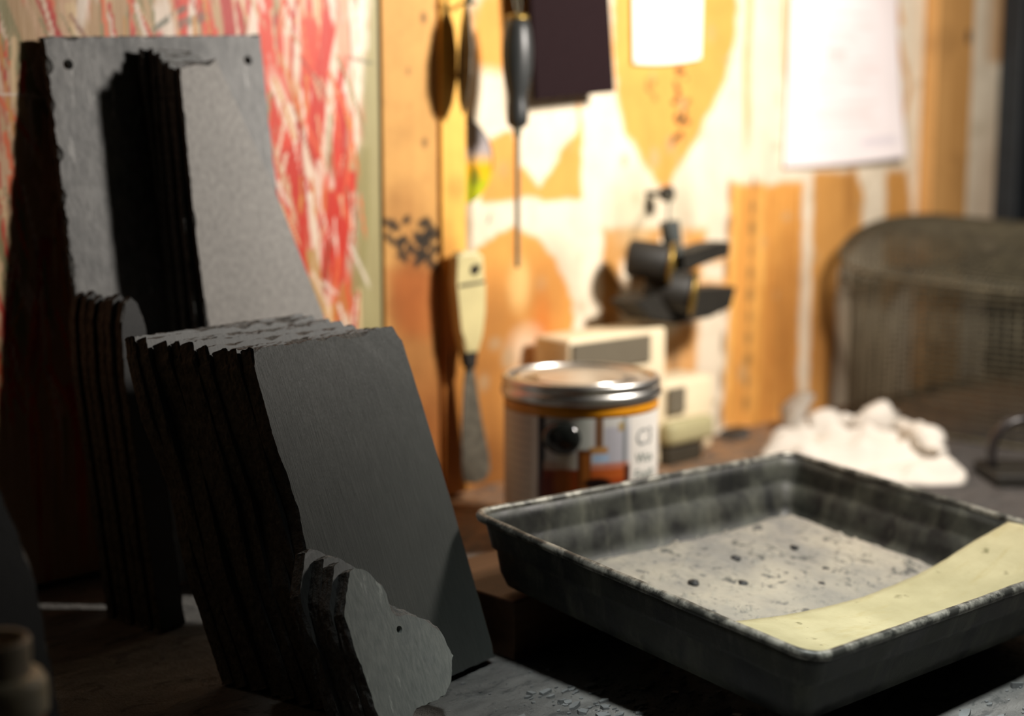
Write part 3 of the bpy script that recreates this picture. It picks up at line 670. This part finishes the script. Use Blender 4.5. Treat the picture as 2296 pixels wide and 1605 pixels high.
# lettering on the white panel of the label
def lettering(text, size, a_c, z, col, name='lettering'):
    cu = bpy.data.curves.new('t', 'FONT'); cu.body = text; cu.size = size; cu.align_x = 'LEFT'; cu.resolution_u = 4
    to = bpy.data.objects.new('t', cu); C.objects.link(to); bpy.context.view_layer.update()
    me = bpy.data.meshes.new_from_object(to.evaluated_get(bpy.context.evaluated_depsgraph_get())); bpy.data.objects.remove(to); bpy.data.curves.remove(cu)
    d = Vector((math.sin(A0), -math.cos(A0))); rtv = Vector((-d.y, d.x)); rr = CR+.0006
    for v in me.vertices:
        a = a_c+v.co.x/CR; v.co = Vector(((d.x*math.cos(a)+rtv.x*math.sin(a))*rr, (d.y*math.cos(a)+rtv.y*math.sin(a))*rr, z+v.co.y))
    o = link(name, me, col, can); o['label'] = 'grey printed letters '+text; return o
GREY = simple('grey ink', lin(120, 126, 126), .5, 0, .05, bump=0); GREEN = simple('green ink', lin(96, 116, 108), .5, 0, .05, bump=0)
lettering('C3', .0165, cax(1424), cz(990), GREY); lettering('Wax', .0105, cax(1424), cz(1032), GREEN); lettering('Finish', .0105, cax(1421), cz(1070), GREEN)
# glossy black dome on the front
bm = bmesh.new(); bmesh.ops.create_uvsphere(bm, u_segments=40, v_segments=24, radius=1)
a = cax(1262); d = Vector((math.sin(A0), -math.cos(A0), 0)); rtv = Vector((-d.y, d.x, 0)); nv = d*math.cos(a)+rtv*math.sin(a); tv = rtv*math.cos(a)-d*math.sin(a)
for v in bm.verts: v.co = nv*(CR+v.co.y*.007+.0005)+tv*v.co.x*.0136+Vector((0, 0, cz(964)+v.co.z*.0116))
kb = build('knob', bm, simple('glossy black', lin(26, 28, 26), .08, 0, .1, bump=0, spec=.6), can, True); kb['label'] = 'glossy black dome'

# ---------------------------------------------------------------- cream appliance behind the can
M['cream'] = simple('cream plastic', lin(232, 214, 180), .5, 0, .05); M['grey_panel'] = simple('grey panel', lin(104, 96, 80), .55, 0, .05); M['olive'] = simple('olive plastic', lin(170, 162, 122), .5, 0, .06); M['dark_slot'] = simple('dark rubber', lin(50, 44, 32), .7)
ap = thing('cream_appliance', 'cream plastic appliance with a grey panel, against the wall behind the paint can', 'appliance', (.20, -.04, 0))
def apx(bm, lo, hi, bev): return box(bm, (lo[0]-.20, lo[1]+.04, lo[2]), (hi[0]-.20, hi[1]+.04, hi[2]), bev)
bm = bmesh.new(); apx(bm, (.098, -.055, 0), (.222, -.012, .124), .004); build('body', bm, M['cream'], ap, True)
bm = bmesh.new(); apx(bm, (.100, -.0575, .095), (.198, -.0545, .1195), .001); build('display_panel', bm, M['grey_panel'], ap)['label'] = 'grey rectangular panel'
bm = bmesh.new(); apx(bm, (.222, -.055, .004), (.292, -.012, .074), .006); build('side_housing', bm, M['cream'], ap, True)
bm = bmesh.new(); apx(bm, (.2235, -.059, .044), (.246, -.054, .068), .002); build('button', bm, M['grey_panel'], ap)['label'] = 'square grey button'
bm = bmesh.new(); apx(bm, (.212, -.070, .018), (.276, -.054, .040), .006); build('front_ridge', bm, M['olive'], ap, True)['label'] = 'olive ridge along the front'
bm = bmesh.new(); apx(bm, (.214, -.066, .000), (.262, -.054, .0165), .002); build('foot', bm, M['dark_slot'], ap)['label'] = 'dark rubber foot'

# ---------------------------------------------------------------- things hung on the wall
M['black_wood'] = simple('black handle', lin(44, 46, 46), .4, 0, .2, 40, .1); M['dull_steel'] = simple('dull steel', lin(104, 106, 92), .55, .4, .25, 120, .2); M['brass'] = simple('old brass', lin(150, 124, 62), .4, .8, .2); M['black_iron'] = simple('black iron', lin(30, 27, 21), .6, 0, .3, 90, .3)
# long screwdriver
sx, sz = (0.0470, 0.3375); k = 1.135/3189
sd = thing('screwdriver', 'long thin screwdriver with a black bulb handle, hanging handle up left of the dark panel', 'screwdriver', (sx, -.045, sz))
hp = [(.0055, 122), (.0085, 116), (.0108, 95), (.0122, 65), (.0124, 40), (.0118, 10), (.0103, -18), (.0085, -42), (.0078, -54), (.0084, -70), (.0088, -92), (.0082, -110), (.004, -119)]
bm = bmesh.new(); lathe(bm, [(r, z*.000356) for r, z in hp[::-1]], 28); build('handle', bm, M['black_wood'], sd, True)
bm = bmesh.new(); lathe(bm, [(.0082, .0405), (.0090, .0415), (.0086, .0440), (.005, .0455)], 28); c_ = build('end_cap', bm, M['brass'], sd, True); c_['label'] = 'brown end cap'
bm = bmesh.new(); lathe(bm, [(.0016, -.152), (.0020, -.148), (.0020, -.060), (.0020, -.050), (.0034, -.046), (.0036, -.0415)], 14); build('shaft', bm, M['dull_steel'], sd, True)
bm = bmesh.new(); tube(bm, [(.0, 0, .044), (-.003, 0, .052), (-.003, .002, .062), (0, .004, .074), (.003, .002, .062), (.003, 0, .052)], .0007, 6, True); build('hanging_wire', bm, M['dull_steel'], sd, True)
bm = bmesh.new(); tube(bm, [(sx, .004, sz+.0735), (sx, -.042, sz+.0725), (sx, -.050, sz+.0745)], .0014, 8); tag(build('nail', bm, M['dull_steel']), 'nail in the wall holding the wire of the long screwdriver', 'nail', 'nails in the wall')

# cream-handled scraper
cx_, czp = (0.0013, 0.1527); u = 1.115/3189
ch = thing('scraper', 'old scraper with a worn cream handle and grey blade, on the narrow yellow strip', 'scraper', (cx_, -.037, czp), (0, 0, R(-14)))
def flat(name, pts, y0, y1, mat, bev=.0012, hole=None, shade=True):
    bm = bmesh.new(); P_ = [((x-1050)*u/.86, (700-y)*u) for x, y in pts]
    prism(bm, P_, 0, y1-y0)
    if bev: bmesh.ops.bevel(bm, geom=[e for e in bm.edges if abs(e.verts[0].co.z-e.verts[1].co.z) < 1e-6], offset=bev, segments=2, affect='EDGES', profile=.6)
    for v in bm.verts: v.co = Vector((v.co.x, y0+v.co.z, v.co.y))
    return build(name, bm, mat, ch)
M['cream_wood'] = simple('worn cream paint', lin(214, 200, 144), .5, 0, .12, 30, .15)
flat('handle', [(1018, 572), (1030, 562), (1062, 562), (1076, 574), (1079, 640), (1078, 700), (1072, 750), (1064, 790), (1036, 790), (1027, 740), (1021, 680), (1017, 630)], -.007, .007, M['cream_wood'], .003)
flat('collar', [(1036, 786), (1064, 786), (1060, 824), (1042, 824)], -.0055, .0055, M['black_iron'], .001)['label'] = 'dark collar'
M['blade'] = simple('pitted blade', lin(112, 108, 96), .5, .5, .35, 140, .3)
flat('blade', [(1043, 822), (1060, 822), (1068, 880), (1080, 960), (1094, 1030), (1096, 1066), (1086, 1088), (1062, 1094), (1040, 1088), (1034, 1060), (1034, 960), (1038, 880)], -.001, .001, M['blade'], 0)['label'] = 'grey pitted blade'
flat('hanging_hole', [(1048+9*math.cos(q*PI/8)+7, 603+12*math.sin(q*PI/8)) for q in range(16)][::-1], -.0078, -.006, M['dark_slot'], 0)['label'] = 'dark hanging hole'
flat('groove', [(1022, 634), (1076, 628), (1076, 634), (1022, 641)], -.0074, -.006, M['dark_slot'], 0)['label'] = 'dark line round the handle'
bm = bmesh.new(); hz = czp+(700-604)*u; tube(bm, [(cx_+.0015, -.027, hz), (cx_+.0015, -.0475, hz+.001), (cx_+.0015, -.0485, hz+.004)], .0013, 8); tag(build('nail', bm, M['dull_steel']), 'nail through the hole of the cream-handled scraper', 'nail', 'nails in the wall')

# pointing trowel hung edge-on at the strip's edge
tx, tz = (0.0005, 0.3908)
tr = thing('hanging_trowel', 'thin grey leaf-shaped trowel hung almost edge-on, left of the long screwdriver', 'trowel', (tx, -.038, tz+.013), (0, R(2), R(-25)))
bm = bmesh.new(); LP = [(0, -.012), (-.012, -.03), (-.018, -.05), (-.0175, -.07), (-.010, -.088), (0, -.098), (.010, -.088), (.0165, -.07), (.016, -.05), (.011, -.03)]
prism(bm, LP, -.0006, .0006)
for v in bm.verts: v.co = Vector((v.co.z, v.co.x, v.co.y))
build('blade', bm, M['blade'], tr)
bm = bmesh.new(); tube(bm, [(0, 0, -.014), (0, 0, .01), (0, .004, .03), (0, 0, .05)], .0016, 8); build('shank', bm, M['dull_steel'], tr, True)
bm = bmesh.new(); lathe(bm, [(.003, .048), (.007, .055), (.0085, .085), (.007, .12), (.003, .126)], 20); build('handle', bm, M['black_wood'], tr, True)
hk = (0.0027, 0.3896)
bm = bmesh.new(); tube(bm, [(hk[0]+.006, -.010, hk[1]), (hk[0]+.006, -.038, hk[1]), (hk[0]-.004, -.044, hk[1]+.001), (hk[0]-.006, -.044, hk[1]+.004)], .0013, 8); tag(build('hook', bm, simple('green-grey wire', lin(86, 100, 86), .5)), 'small green-grey wire hook at the top of the narrow yellow strip', 'hook')

# dark panel
pw = ((0.0743, 0.4276), (0.0832, 0.3184), (0.1785, 0.3273), (0.1667, 0.4358))
bm = bmesh.new(); prism(bm, pw[::-1], 0, .005); bmesh.ops.bevel(bm, geom=list(bm.edges), offset=.0006, segments=2, affect='EDGES')
for v in bm.verts: v.co = Vector((v.co.x, -.030+v.co.z, v.co.y))
tag(build('hanging_placard', bm, simple('maroon-black card', lin(30, 19, 21), .85, 0, .1, 200, .1, spec=.08)), 'very dark maroon-black rectangular card hanging right of the long screwdriver', 'placard')
bm = bmesh.new(); q = (0.1199, 0.4246); tube(bm, [(q[0], .004, q[1]), (q[0], -.0245, q[1])], .002, 8); tag(build('nail', bm, M['dull_steel']), 'nail behind the very dark hanging card', 'nail', 'nails in the wall')

# round sticker partly behind the strip
sc_ = (0.0261, 0.2693)
cs = Canvas(np.linspace(-.036, .036, 73), np.linspace(-.036, .036, 73), lin(170, 160, 160))
cs.wob = 0*cs.X; cs.blend(np.clip((-cs.Z+.002)/.012+.5, 0, 1), lin(236, 178, 30)); cs.blend(np.clip((-cs.Z-.012)/.012+.5, 0, 1), lin(178, 184, 36)); cs.blend(np.clip((cs.Z-.010)/.010, 0, 1)*.8, lin(150, 146, 146))
rr = np.hypot(cs.X, cs.Z); cs.blend(np.clip((rr-.0315)/.002, 0, 1)*(cs.Z > -.008), lin(44, 44, 40)); cs.ell(.014, -.012, .005, .008, lin(96, 110, 40), .6, .8)
me_o = cs.mesh('round_sticker', 0, painted_mat('glossy sticker', .3, .05, bumpy=.03), None)
bm = bmesh.new(); bm.from_mesh(me_o.data); bmesh.ops.delete(bm, geom=[v for v in bm.verts if math.hypot(v.co.x, v.co.z) > .0345], context='VERTS')
g_ = bmesh.ops.extrude_face_region(bm, geom=list(bm.faces)); [setattr(v.co, 'y', .0034) for v in g_['geom'] if isinstance(v, bmesh.types.BMVert)]
bm.to_mesh(me_o.data); bm.free(); me_o.location = (sc_[0], -.003, sc_[1]); me_o.scale = (1, 1, 1)
tag(me_o, 'round grey and yellow-green sticker half hidden behind the narrow yellow strip', 'sticker')

# papers
M['paper'] = painted_mat('paper', .8, .03, (3, 3, 3), .02, .1)
def sheet(name, corners, base, label, cat, lines=(), curl=None, y=-.004):
    x0 = min(c[0] for c in corners); x1 = max(c[0] for c in corners); z0 = min(c[1] for c in corners); z1 = max(c[1] for c in corners)
    n = 60; bl, br, tr_, tl = corners
    c = Canvas(np.linspace(0, 1, n+1), np.linspace(0, 1, n+1), base); c.wob = 0*c.X
    for (a, b, w, h, cc, al) in lines: c.blend(np.clip(1-np.maximum(np.abs(c.X-a-w/2)/(w/2), np.abs(c.Z-b)/(h/2)), 0, 1).clip(0, .3)/.3*al, cc)
    o = c.mesh(name, 0, M['paper'])
    bm = bmesh.new(); bm.from_mesh(o.data)
    for v in bm.verts:
        s, t_ = v.co.x, v.co.z
        X = (bl[0]*(1-s)+br[0]*s)*(1-t_)+(tl[0]*(1-s)+tr_[0]*s)*t_; Z = (bl[1]*(1-s)+br[1]*s)*(1-t_)+(tl[1]*(1-s)+tr_[1]*s)*t_
        v.co = Vector((X, y-(curl(s, t_) if curl else 0), Z+(.010*s*s*(1-t_)**2 if curl else 0)))
    bmesh.ops.solidify(bm, geom=list(bm.faces), thickness=.0003)
    bm.to_mesh(o.data); bm.free()
    for p in o.data.polygons: p.use_smooth = True
    bm = bmesh.new(); lathe(bm, [(.0004, -.004), (.0006, .006), (.0035, .0065), (.0035, .009), (.001, .010)], 12); bmesh.ops.rotate(bm, verts=bm.verts, cent=(0, 0, 0), matrix=Matrix.Rotation(PI/2, 3, 'X'))
    bmesh.ops.translate(bm, verts=bm.verts, vec=((x0+x1)/2, 0, z1-.006)); build('pin', bm, M['dull_steel'], o)
    return tag(o, label, cat)
INKP = lin(224, 200, 196)
sheet('paper_sheet', ((0.4626, 0.2602), (0.6783, 0.2601), (0.6643, 0.4490), (0.4683, 0.4432)), lin(250, 240, 240), 'big white paper sheet with faint printed lines and a curling lower corner', 'paper',
      [(.2+.03*(k % 3), .85-k*.062, .55-.12*(k % 4 == 3)-.2*(k % 5 == 2), .026, INKP, .5) for k in range(11)]+[(.15, .10, .3, .03, lin(206, 206, 220), .5), (.6, .12, .35, .05, lin(206, 200, 214), .5), (.3, .62, .2, .1, INKP, .5)], lambda s, t_: .001+.012*s*s*(1-t_)**2+.002*math.sin(s*3)*t_)
sheet('paper_card', ((0.2314, 0.3544), (0.3255, 0.3525), (0.3267, 0.4442), (0.2280, 0.4397)), lin(252, 248, 240), 'small white paper card on the bare wood, left of the big paper sheet', 'paper', [(.5, .25, .3, .04, lin(232, 226, 214), .5)], lambda s, t_: .0006)

# dark double tool with brass-ringed tubes
hx_, hz_ = (0.2293, 0.1753); u2 = 1.235/3189
ht = thing('hanging_tool', 'dark metal tool with two brass-rimmed tubes and two jaws, hanging on the white wall', 'tool', (hx_, -.05, hz_))
cam_r = Vector((math.cos(R(44)), -math.sin(R(44)), 0)); 
def hp_(px, py, y=0):   # offsets along the wall from the tool's middle
    return ((px-1500)*u2/.74, y, (600-py)*u2)
def cyl(name, c, ax, r, L, mat, ringmat):
    bm = bmesh.new(); lathe(bm, [(r*.80, -L/2), (r*.95, -L/2+.002), (r, -L/2+.006), (r, L/2-.004), (r*.9, L/2)], 28)
    m_ = Vector(ax).to_track_quat('Z', 'Y').to_matrix().to_4x4(); m_.translation = Vector(c)
    bmesh.ops.transform(bm, matrix=m_, verts=bm.verts); o = build(name, bm, mat, ht, True)
    bm = bmesh.new(); pts = [(r*1.04*math.cos(2*PI*q/32), r*1.04*math.sin(2*PI*q/32), L/2-.001) for q in range(32)]
    tube(bm, pts, .0022, 8, True); bmesh.ops.transform(bm, matrix=m_, verts=bm.verts); g = build('ring', bm, ringmat, o, True); g['label'] = 'brass rim'
    return o
cyl('tube', hp_(1450, 580), (.55, -.75, -.12), .0165, .040, M['black_iron'], M['brass'])
cyl('tube', hp_(1490, 648, -.006), (.55, -.75, -.12), .0175, .044, M['black_iron'], M['brass'])
def jaw(pts, y0, y1):
    bm = bmesh.new(); prism(bm, [(hp_(*p)[0], hp_(*p)[2]) for p in pts], y0, y1)
    for v in bm.verts: v.co = Vector((v.co.x, v.co.z, v.co.y))
    bmesh.ops.bevel(bm, geom=list(bm.edges), offset=.0012, segments=2, affect='EDGES'); return build('jaw', bm, M['black_iron'], ht)
jaw([(1495, 572), (1560, 564), (1620, 550), (1660, 550), (1658, 584), (1605, 590), (1560, 608), (1500, 612)], -.004, .018)
jaw([(1392, 668), (1440, 656), (1540, 652), (1664, 656), (1650, 706), (1590, 722), (1500, 728), (1440, 712)], -.010, .022)
bm = bmesh.new(); prism(bm, [(hp_(*p)[0], hp_(*p)[2]) for p in [(1484, 496), (1518, 492), (1526, 560), (1538, 664), (1514, 668), (1504, 570)]], -.004, .006)
for v in bm.verts: v.co = Vector((v.co.x, v.co.z, v.co.y))
bmesh.ops.bevel(bm, geom=list(bm.edges), offset=.001, segments=2, affect='EDGES'); build('bracket', bm, simple('blue-grey steel', lin(96, 100, 98), .35, .5), ht)['label'] = 'steel bracket'
bm = bmesh.new(); tube(bm, [hp_(1500, 500, .002), hp_(1506, 460, .004), hp_(1532, 440, .014), hp_(1552, 428, .024), hp_(1556, 434, .026)], .0012, 6); build('hanging_loop', bm, M['dull_steel'], ht, True)
pg = (0.2701, 0.2396)
bm = bmesh.new(); lathe(bm, [(.0026, 0), (.0026, .018), (.0062, .019), (.0075, .022), (.0072, .027), (.004, .029)], 16); o = build('peg', bm, M['black_iron'], None, True); o.location = (hx_+.0272, -.0003, hz_+172*u2-.003); o.rotation_euler = (PI/2, 0, 0); tag(o, 'round dark peg in the wall that the double tool hangs from', 'peg')

# ---------------------------------------------------------------- wire mesh basket on the right
bk = thing('wire_basket', 'large dark wire-mesh basket with a domed top, against the wall on the right', 'basket', (.688, -.168, 0))
t = NT('dark wire'); M['wire'] = t.done(t.ramp(t.noise(60, 4), [(.3, lin(70, 66, 54)), (.7, lin(104, 98, 80))]), .5, .5)
A_, B_ = .19, .14; HB = .150
def foot(a, s=1.):
    c, s_ = math.cos(a), math.sin(a); e = .36
    return Vector((A_*s*math.copysign(abs(c)**e, c), B_*s*math.copysign(abs(s_)**e, s_), 0))
def per(s, n):      # evenly spaced points on the rounded footprint
    raw = [foot(2*PI*k/720, s) for k in range(721)]; L = [0]
    for p, q in zip(raw, raw[1:]): L.append(L[-1]+(q-p).length)
    out = []; j = 0
    for k in range(n):
        d = L[-1]*k/n
        while L[j+1] < d: j += 1
        f = (d-L[j])/max(1e-9, L[j+1]-L[j]); out.append(raw[j].lerp(raw[j+1], f))
    return out
NP = 112
def wires(name, lines, r, n=4):
    bm = bmesh.new()
    for pts, cl in lines: tube(bm, pts, r, n, cl)
    return build(name, bm, M['wire'], bk, True)
ft = per(.97, NP)
wires('side_mesh', [([(p.x, p.y, .001), (p.x, p.y, HB)], False) for p in ft]+[([(p.x, p.y, .004+z*.006) for p in ft], True) for z in range(25)], .00085)
rim_ = per(1.03, NP)
def dome(x, y):
    q = max(abs(x)/(A_*1.03), abs(y)/(B_*1.03)); return HB-.004+.046*(1-min(1, abs(x)/(A_*1.03))**2.6)+.014*(y/B_*.5+.5)
lines = []
nx_ = 64
for k in range(1, nx_):
    x = -A_*1.02+2*A_*1.02*k/nx_; c = abs(x)/(A_*1.03); yy = B_*1.03*(1-c**(2/.36))**(.36/2) if c < 1 else 0
    lines.append(([(x, -yy+2*yy*j/14, dome(x, -yy+2*yy*j/14)) for j in range(15)], False))
for k in range(1, 48):
    y = -B_*1.02+2*B_*1.02*k/48; c = abs(y)/(B_*1.03); xx = A_*1.03*(1-c**(2/.36))**(.36/2)
    lines.append(([(-xx+2*xx*j/24, y, dome(-xx+2*xx*j/24, y)) for j in range(25)], False))
wires('domed_top', lines, .00085)
bm = bmesh.new(); tube(bm, [(p.x, p.y, dome(p.x*.999, p.y*.999)-.001) for p in rim_], .0022, 8, True); build('top_rim', bm, M['wire'], bk, True)
lines = [([(p.x, p.y, HB-.012), (p.x, p.y, dome(p.x, p.y))], False) for p in rim_]+[([(p.x, p.y, HB-.012+z*.006) for p in rim_], True) for z in range(3)]
wires('skirt', lines, .00085)
bm = bmesh.new(); tube(bm, [(p.x, p.y, .0022) for p in ft], .002, 8, True); build('bottom_rim', bm, M['wire'], bk, True)

# ---------------------------------------------------------------- crumpled cloth glove-like rag
RG = np.array([(.335, -.085), (.42, -.040), (.432, -.060), (.434, -.115), (.430, -.165), (.405, -.225), (.360, -.272), (.338, -.282), (.300, -.255), (.270, -.200), (.265, -.150), (.290, -.110)])
xs = np.linspace(.24, .49, 170); ys = np.linspace(-.31, -.02, 180); X, Y = np.meshgrid(xs, ys)
D = inpoly(X, Y, [tuple(p) for p in RG])+(vnoise(X+2, Y+2, 40, 2)-.5)*.016
def ridge(p, q, w, h):
    (x0, y0), (x1, y1) = p, q; L2 = (x1-x0)**2+(y1-y0)**2; tt = np.clip(((X-x0)*(x1-x0)+(Y-y0)*(y1-y0))/L2, 0, 1)
    d = np.hypot(X-x0-tt*(x1-x0), Y-y0-tt*(y1-y0)); return h*np.exp(-(d/w)**2)
H = np.zeros_like(X)+.004
for p, q, w, h in (((.395, -.055), (.415, -.06), .014, .016), ((.335, -.105), (.352, -.130), .018, .020), ((.352, -.130), (.372, -.170), .010, .026), ((.372, -.170), (.395, -.205), .014, .024), ((.32, -.20), (.385, -.215), .012, .020), ((.33, -.245), (.36, -.275), .016, .014), ((.29, -.16), (.32, -.19), .018, .018), ((.395, -.205), (.395, -.235), .012, .022)):
    H = np.maximum(H, ridge(p, q, w, h)+.35*H)
H += .011*np.abs(vnoise(X+2+.3*Y, Y+2-.2*X, 42, 9)-.5)*2+.0015*vnoise(X+2, Y+2, 110, 10)
edge = np.clip(D/.012, 0, 1)**.5; Zr = np.where(D > 0, .0012+.86*H*edge, 0)
idx = np.arange(X.size).reshape(X.shape); ok = (D > 0)
f = np.stack([idx[:-1, :-1], idx[:-1, 1:], idx[1:, 1:], idx[1:, :-1]], -1).reshape(-1, 4); f = f[ok.ravel()[f].all(1)]
me = bpy.data.meshes.new('cloth_rag'); me.from_pydata(np.stack([X.ravel(), Y.ravel(), Zr.ravel()], 1).tolist(), [], f.tolist())
bm = bmesh.new(); bm.from_mesh(me); bmesh.ops.delete(bm, geom=[v for v in bm.verts if not v.link_faces], context='VERTS')
bmesh.ops.smooth_vert(bm, verts=bm.verts, factor=.5, use_axis_x=True, use_axis_y=True, use_axis_z=True)
be = [e for e in bm.edges if len(e.link_faces) == 1]; g_ = bmesh.ops.extrude_edge_only(bm, edges=be)
for v in g_['geom']:
    if isinstance(v, bmesh.types.BMVert): v.co.z = .0004
bm.to_mesh(me); bm.free()
t = NT('white cotton'); g = t.noise(22, 4, .6); wv = t.noise(900, 2, .5)
col = t.mix(t.ramp(g, [(.62, 0), (.72, .8)]), lin(205, 198, 188), lin(160, 140, 92))
rag = link('cloth_rag', me, t.done(col, .9, 0, t.bump(wv, .3, .0004), .1), None, True)
tag(rag, 'crumpled white cotton rag with tan stains, on the bench behind the metal tray', 'rag')
# turned-up corner of the rag
bm = bmesh.new(); rr = []
for i in range(15):
    a = i/14; row = []
    for j in range(9):
        b2 = j/8; row.append(bm.verts.new((.388+.034*a+.010*b2, -.066+.030*a*(1-b2)-.006*b2, .006+.034*a*(.5+.5*b2)+.008*math.sin(b2*PI))))
    rr.append(row)
for i in range(14):
    for j in range(8): bm.faces.new((rr[i][j], rr[i+1][j], rr[i+1][j+1], rr[i][j+1]))
bmesh.ops.solidify(bm, geom=list(bm.faces), thickness=.0012); build('turned_corner', bm, rag.data.materials[0], rag, True)
bm = bmesh.new(); path = [Vector(p) for p in ((0.3656, -0.1131, 0.0260), (0.3959, -0.1116, 0.0260), (0.4034, -0.1313, 0.0260), (0.4070, -0.1531, 0.0260), (0.4370, -0.1575, 0.0260), (0.4058, -0.1933, 0.0260), (0.3743, -0.2272, 0.0260), (0.3575, -0.2505, 0.0260))]; pp = []
for p0, p1 in zip(path, path[1:]): pp += [p0.lerp(p1, k/5) for k in range(5)]
pp.append(path[-1]); nn = len(pp)
tube(bm, [p+Vector((0, 0, -.003+.003*math.sin(k*.9)+.002*math.sin(k*2.1))) for k, p in enumerate(pp)], [(.0095+.004*math.sin(k*.5)+.0015*math.sin(k*1.7))*min(1, .35+k/4)*min(1, .35+(nn-1-k)/5) for k in range(nn)], 18, flat=(1.3, .9))
for v in bm.verts: v.co += Vector((n3(v.co.x*60, v.co.y*60, v.co.z*60), n3(v.co.x*60, v.co.y*60, 5+v.co.z*60), n3(v.co.x*70, v.co.y*70, 9+v.co.z*70)))*.0035
build('rolled_fold', bm, rag.data.materials[0], rag, True)

# ---------------------------------------------------------------- black iron with an arched handle
hi = thing('hand_iron', 'black iron tool with an arched handle on a flat base, beside the rag', 'hand iron', (.396, -.309, 0), (0, 0, R(-44)))
bm = bmesh.new(); box(bm, (-.032, -.028, 0), (.055, .028, .011), .002); build('base_plate', bm, M['black_iron'], hi)
bm = bmesh.new(); pts = [(-.026, 0, .009), (-.0275, 0, .018)]
for k in range(13):
    a = PI-PI*.5*k/12; pts.append((-.004+.0235*math.cos(a), 0, .026+.026*math.sin(a)))
pts += [(.02, 0, .0525), (.034, 0, .049), (.044, 0, .038), (.047, 0, .024), (.046, 0, .009)]
tube(bm, pts, .0048, 12, flat=(1.25, .8)); build('arched_handle', bm, simple('glossy black iron', lin(40, 36, 36), .3, .2), hi, True)
hi.scale = (1.12, 1.12, 1.02)

# ---------------------------------------------------------------- small bottle at the near left corner
jb = thing('small_bottle', 'small amber bottle with a cream collar and open neck, before the slates', 'bottle', (-.553, -.414, 0))
bm = bmesh.new(); lathe(bm, [(.012, 0), (.0150, .001), (.0155, .004), (.0155, .088), (.0145, .093), (.011, .096)], 40); build('body', bm, simple('amber glaze', lin(150, 84, 34), .3), jb, True)['label'] = 'amber brown body'
bm = bmesh.new(); lathe(bm, [(.0145, .0925), (.0165, .0945), (.0165, .104), (.0148, .107), (.0115, .108)], 40, False); build('collar', bm, simple('cream collar', lin(206, 196, 168), .4), jb, True)['label'] = 'cream collar'
bm = bmesh.new(); lathe(bm, [(.0110, .100), (.0118, .1185), (.0110, .1200), (.0090, .1195), (.0085, .104)], 40, False); build('neck', bm, simple('pale neck', lin(180, 168, 146), .4), jb, True)

# ---------------------------------------------------------------- light and camera
def area(name, loc, target, size, power, col, spread=180):
    l = bpy.data.lights.new(name, 'AREA'); l.shape = 'DISK'; l.size = size; l.energy = power; l.color = col; l.spread = R(spread)
    o = bpy.data.objects.new(name, l); C.objects.link(o); o.location = loc
    o.rotation_euler = (Vector(target)-Vector(loc)).to_track_quat('-Z', 'Y').to_euler(); return o
area('work_lamp', (.17, -.53, .50), (.33, 0, .30), .11, 8.0, (1, .93, .85), 180)
area('fill_light', (-.34, -.70, 1.3), (-.15, -.50, 0), .12, .50, (.95, 1, .98), 24)  # added unseen fill, a narrow cone that brightens the bench before the tray
w = bpy.data.worlds.new('World'); bpy.context.scene.world = w; w.use_nodes = True
w.node_tree.nodes['Background'].inputs[0].default_value = (.9, 1, .95, 1); w.node_tree.nodes['Background'].inputs[1].default_value = .0015

cam = bpy.data.cameras.new('camera'); co = bpy.data.objects.new('camera', cam); C.objects.link(co)
co.location = (-.743, -.857, .28); co.rotation_euler = (PI/2-R(8.4), 0, -R(44))
cam.lens = 50; cam.sensor_width = 36; cam.clip_start = .01
cam.dof.use_dof = True; cam.dof.focus_distance = .70; cam.dof.aperture_fstop = 4.2; cam.dof.aperture_blades = 0
sc = bpy.context.scene; sc.camera = co
sc.view_settings.view_transform = 'Standard'; sc.view_settings.look = 'None'; sc.view_settings.gamma = 1; sc.view_settings.use_curve_mapping = False
sc.view_settings.exposure = 0
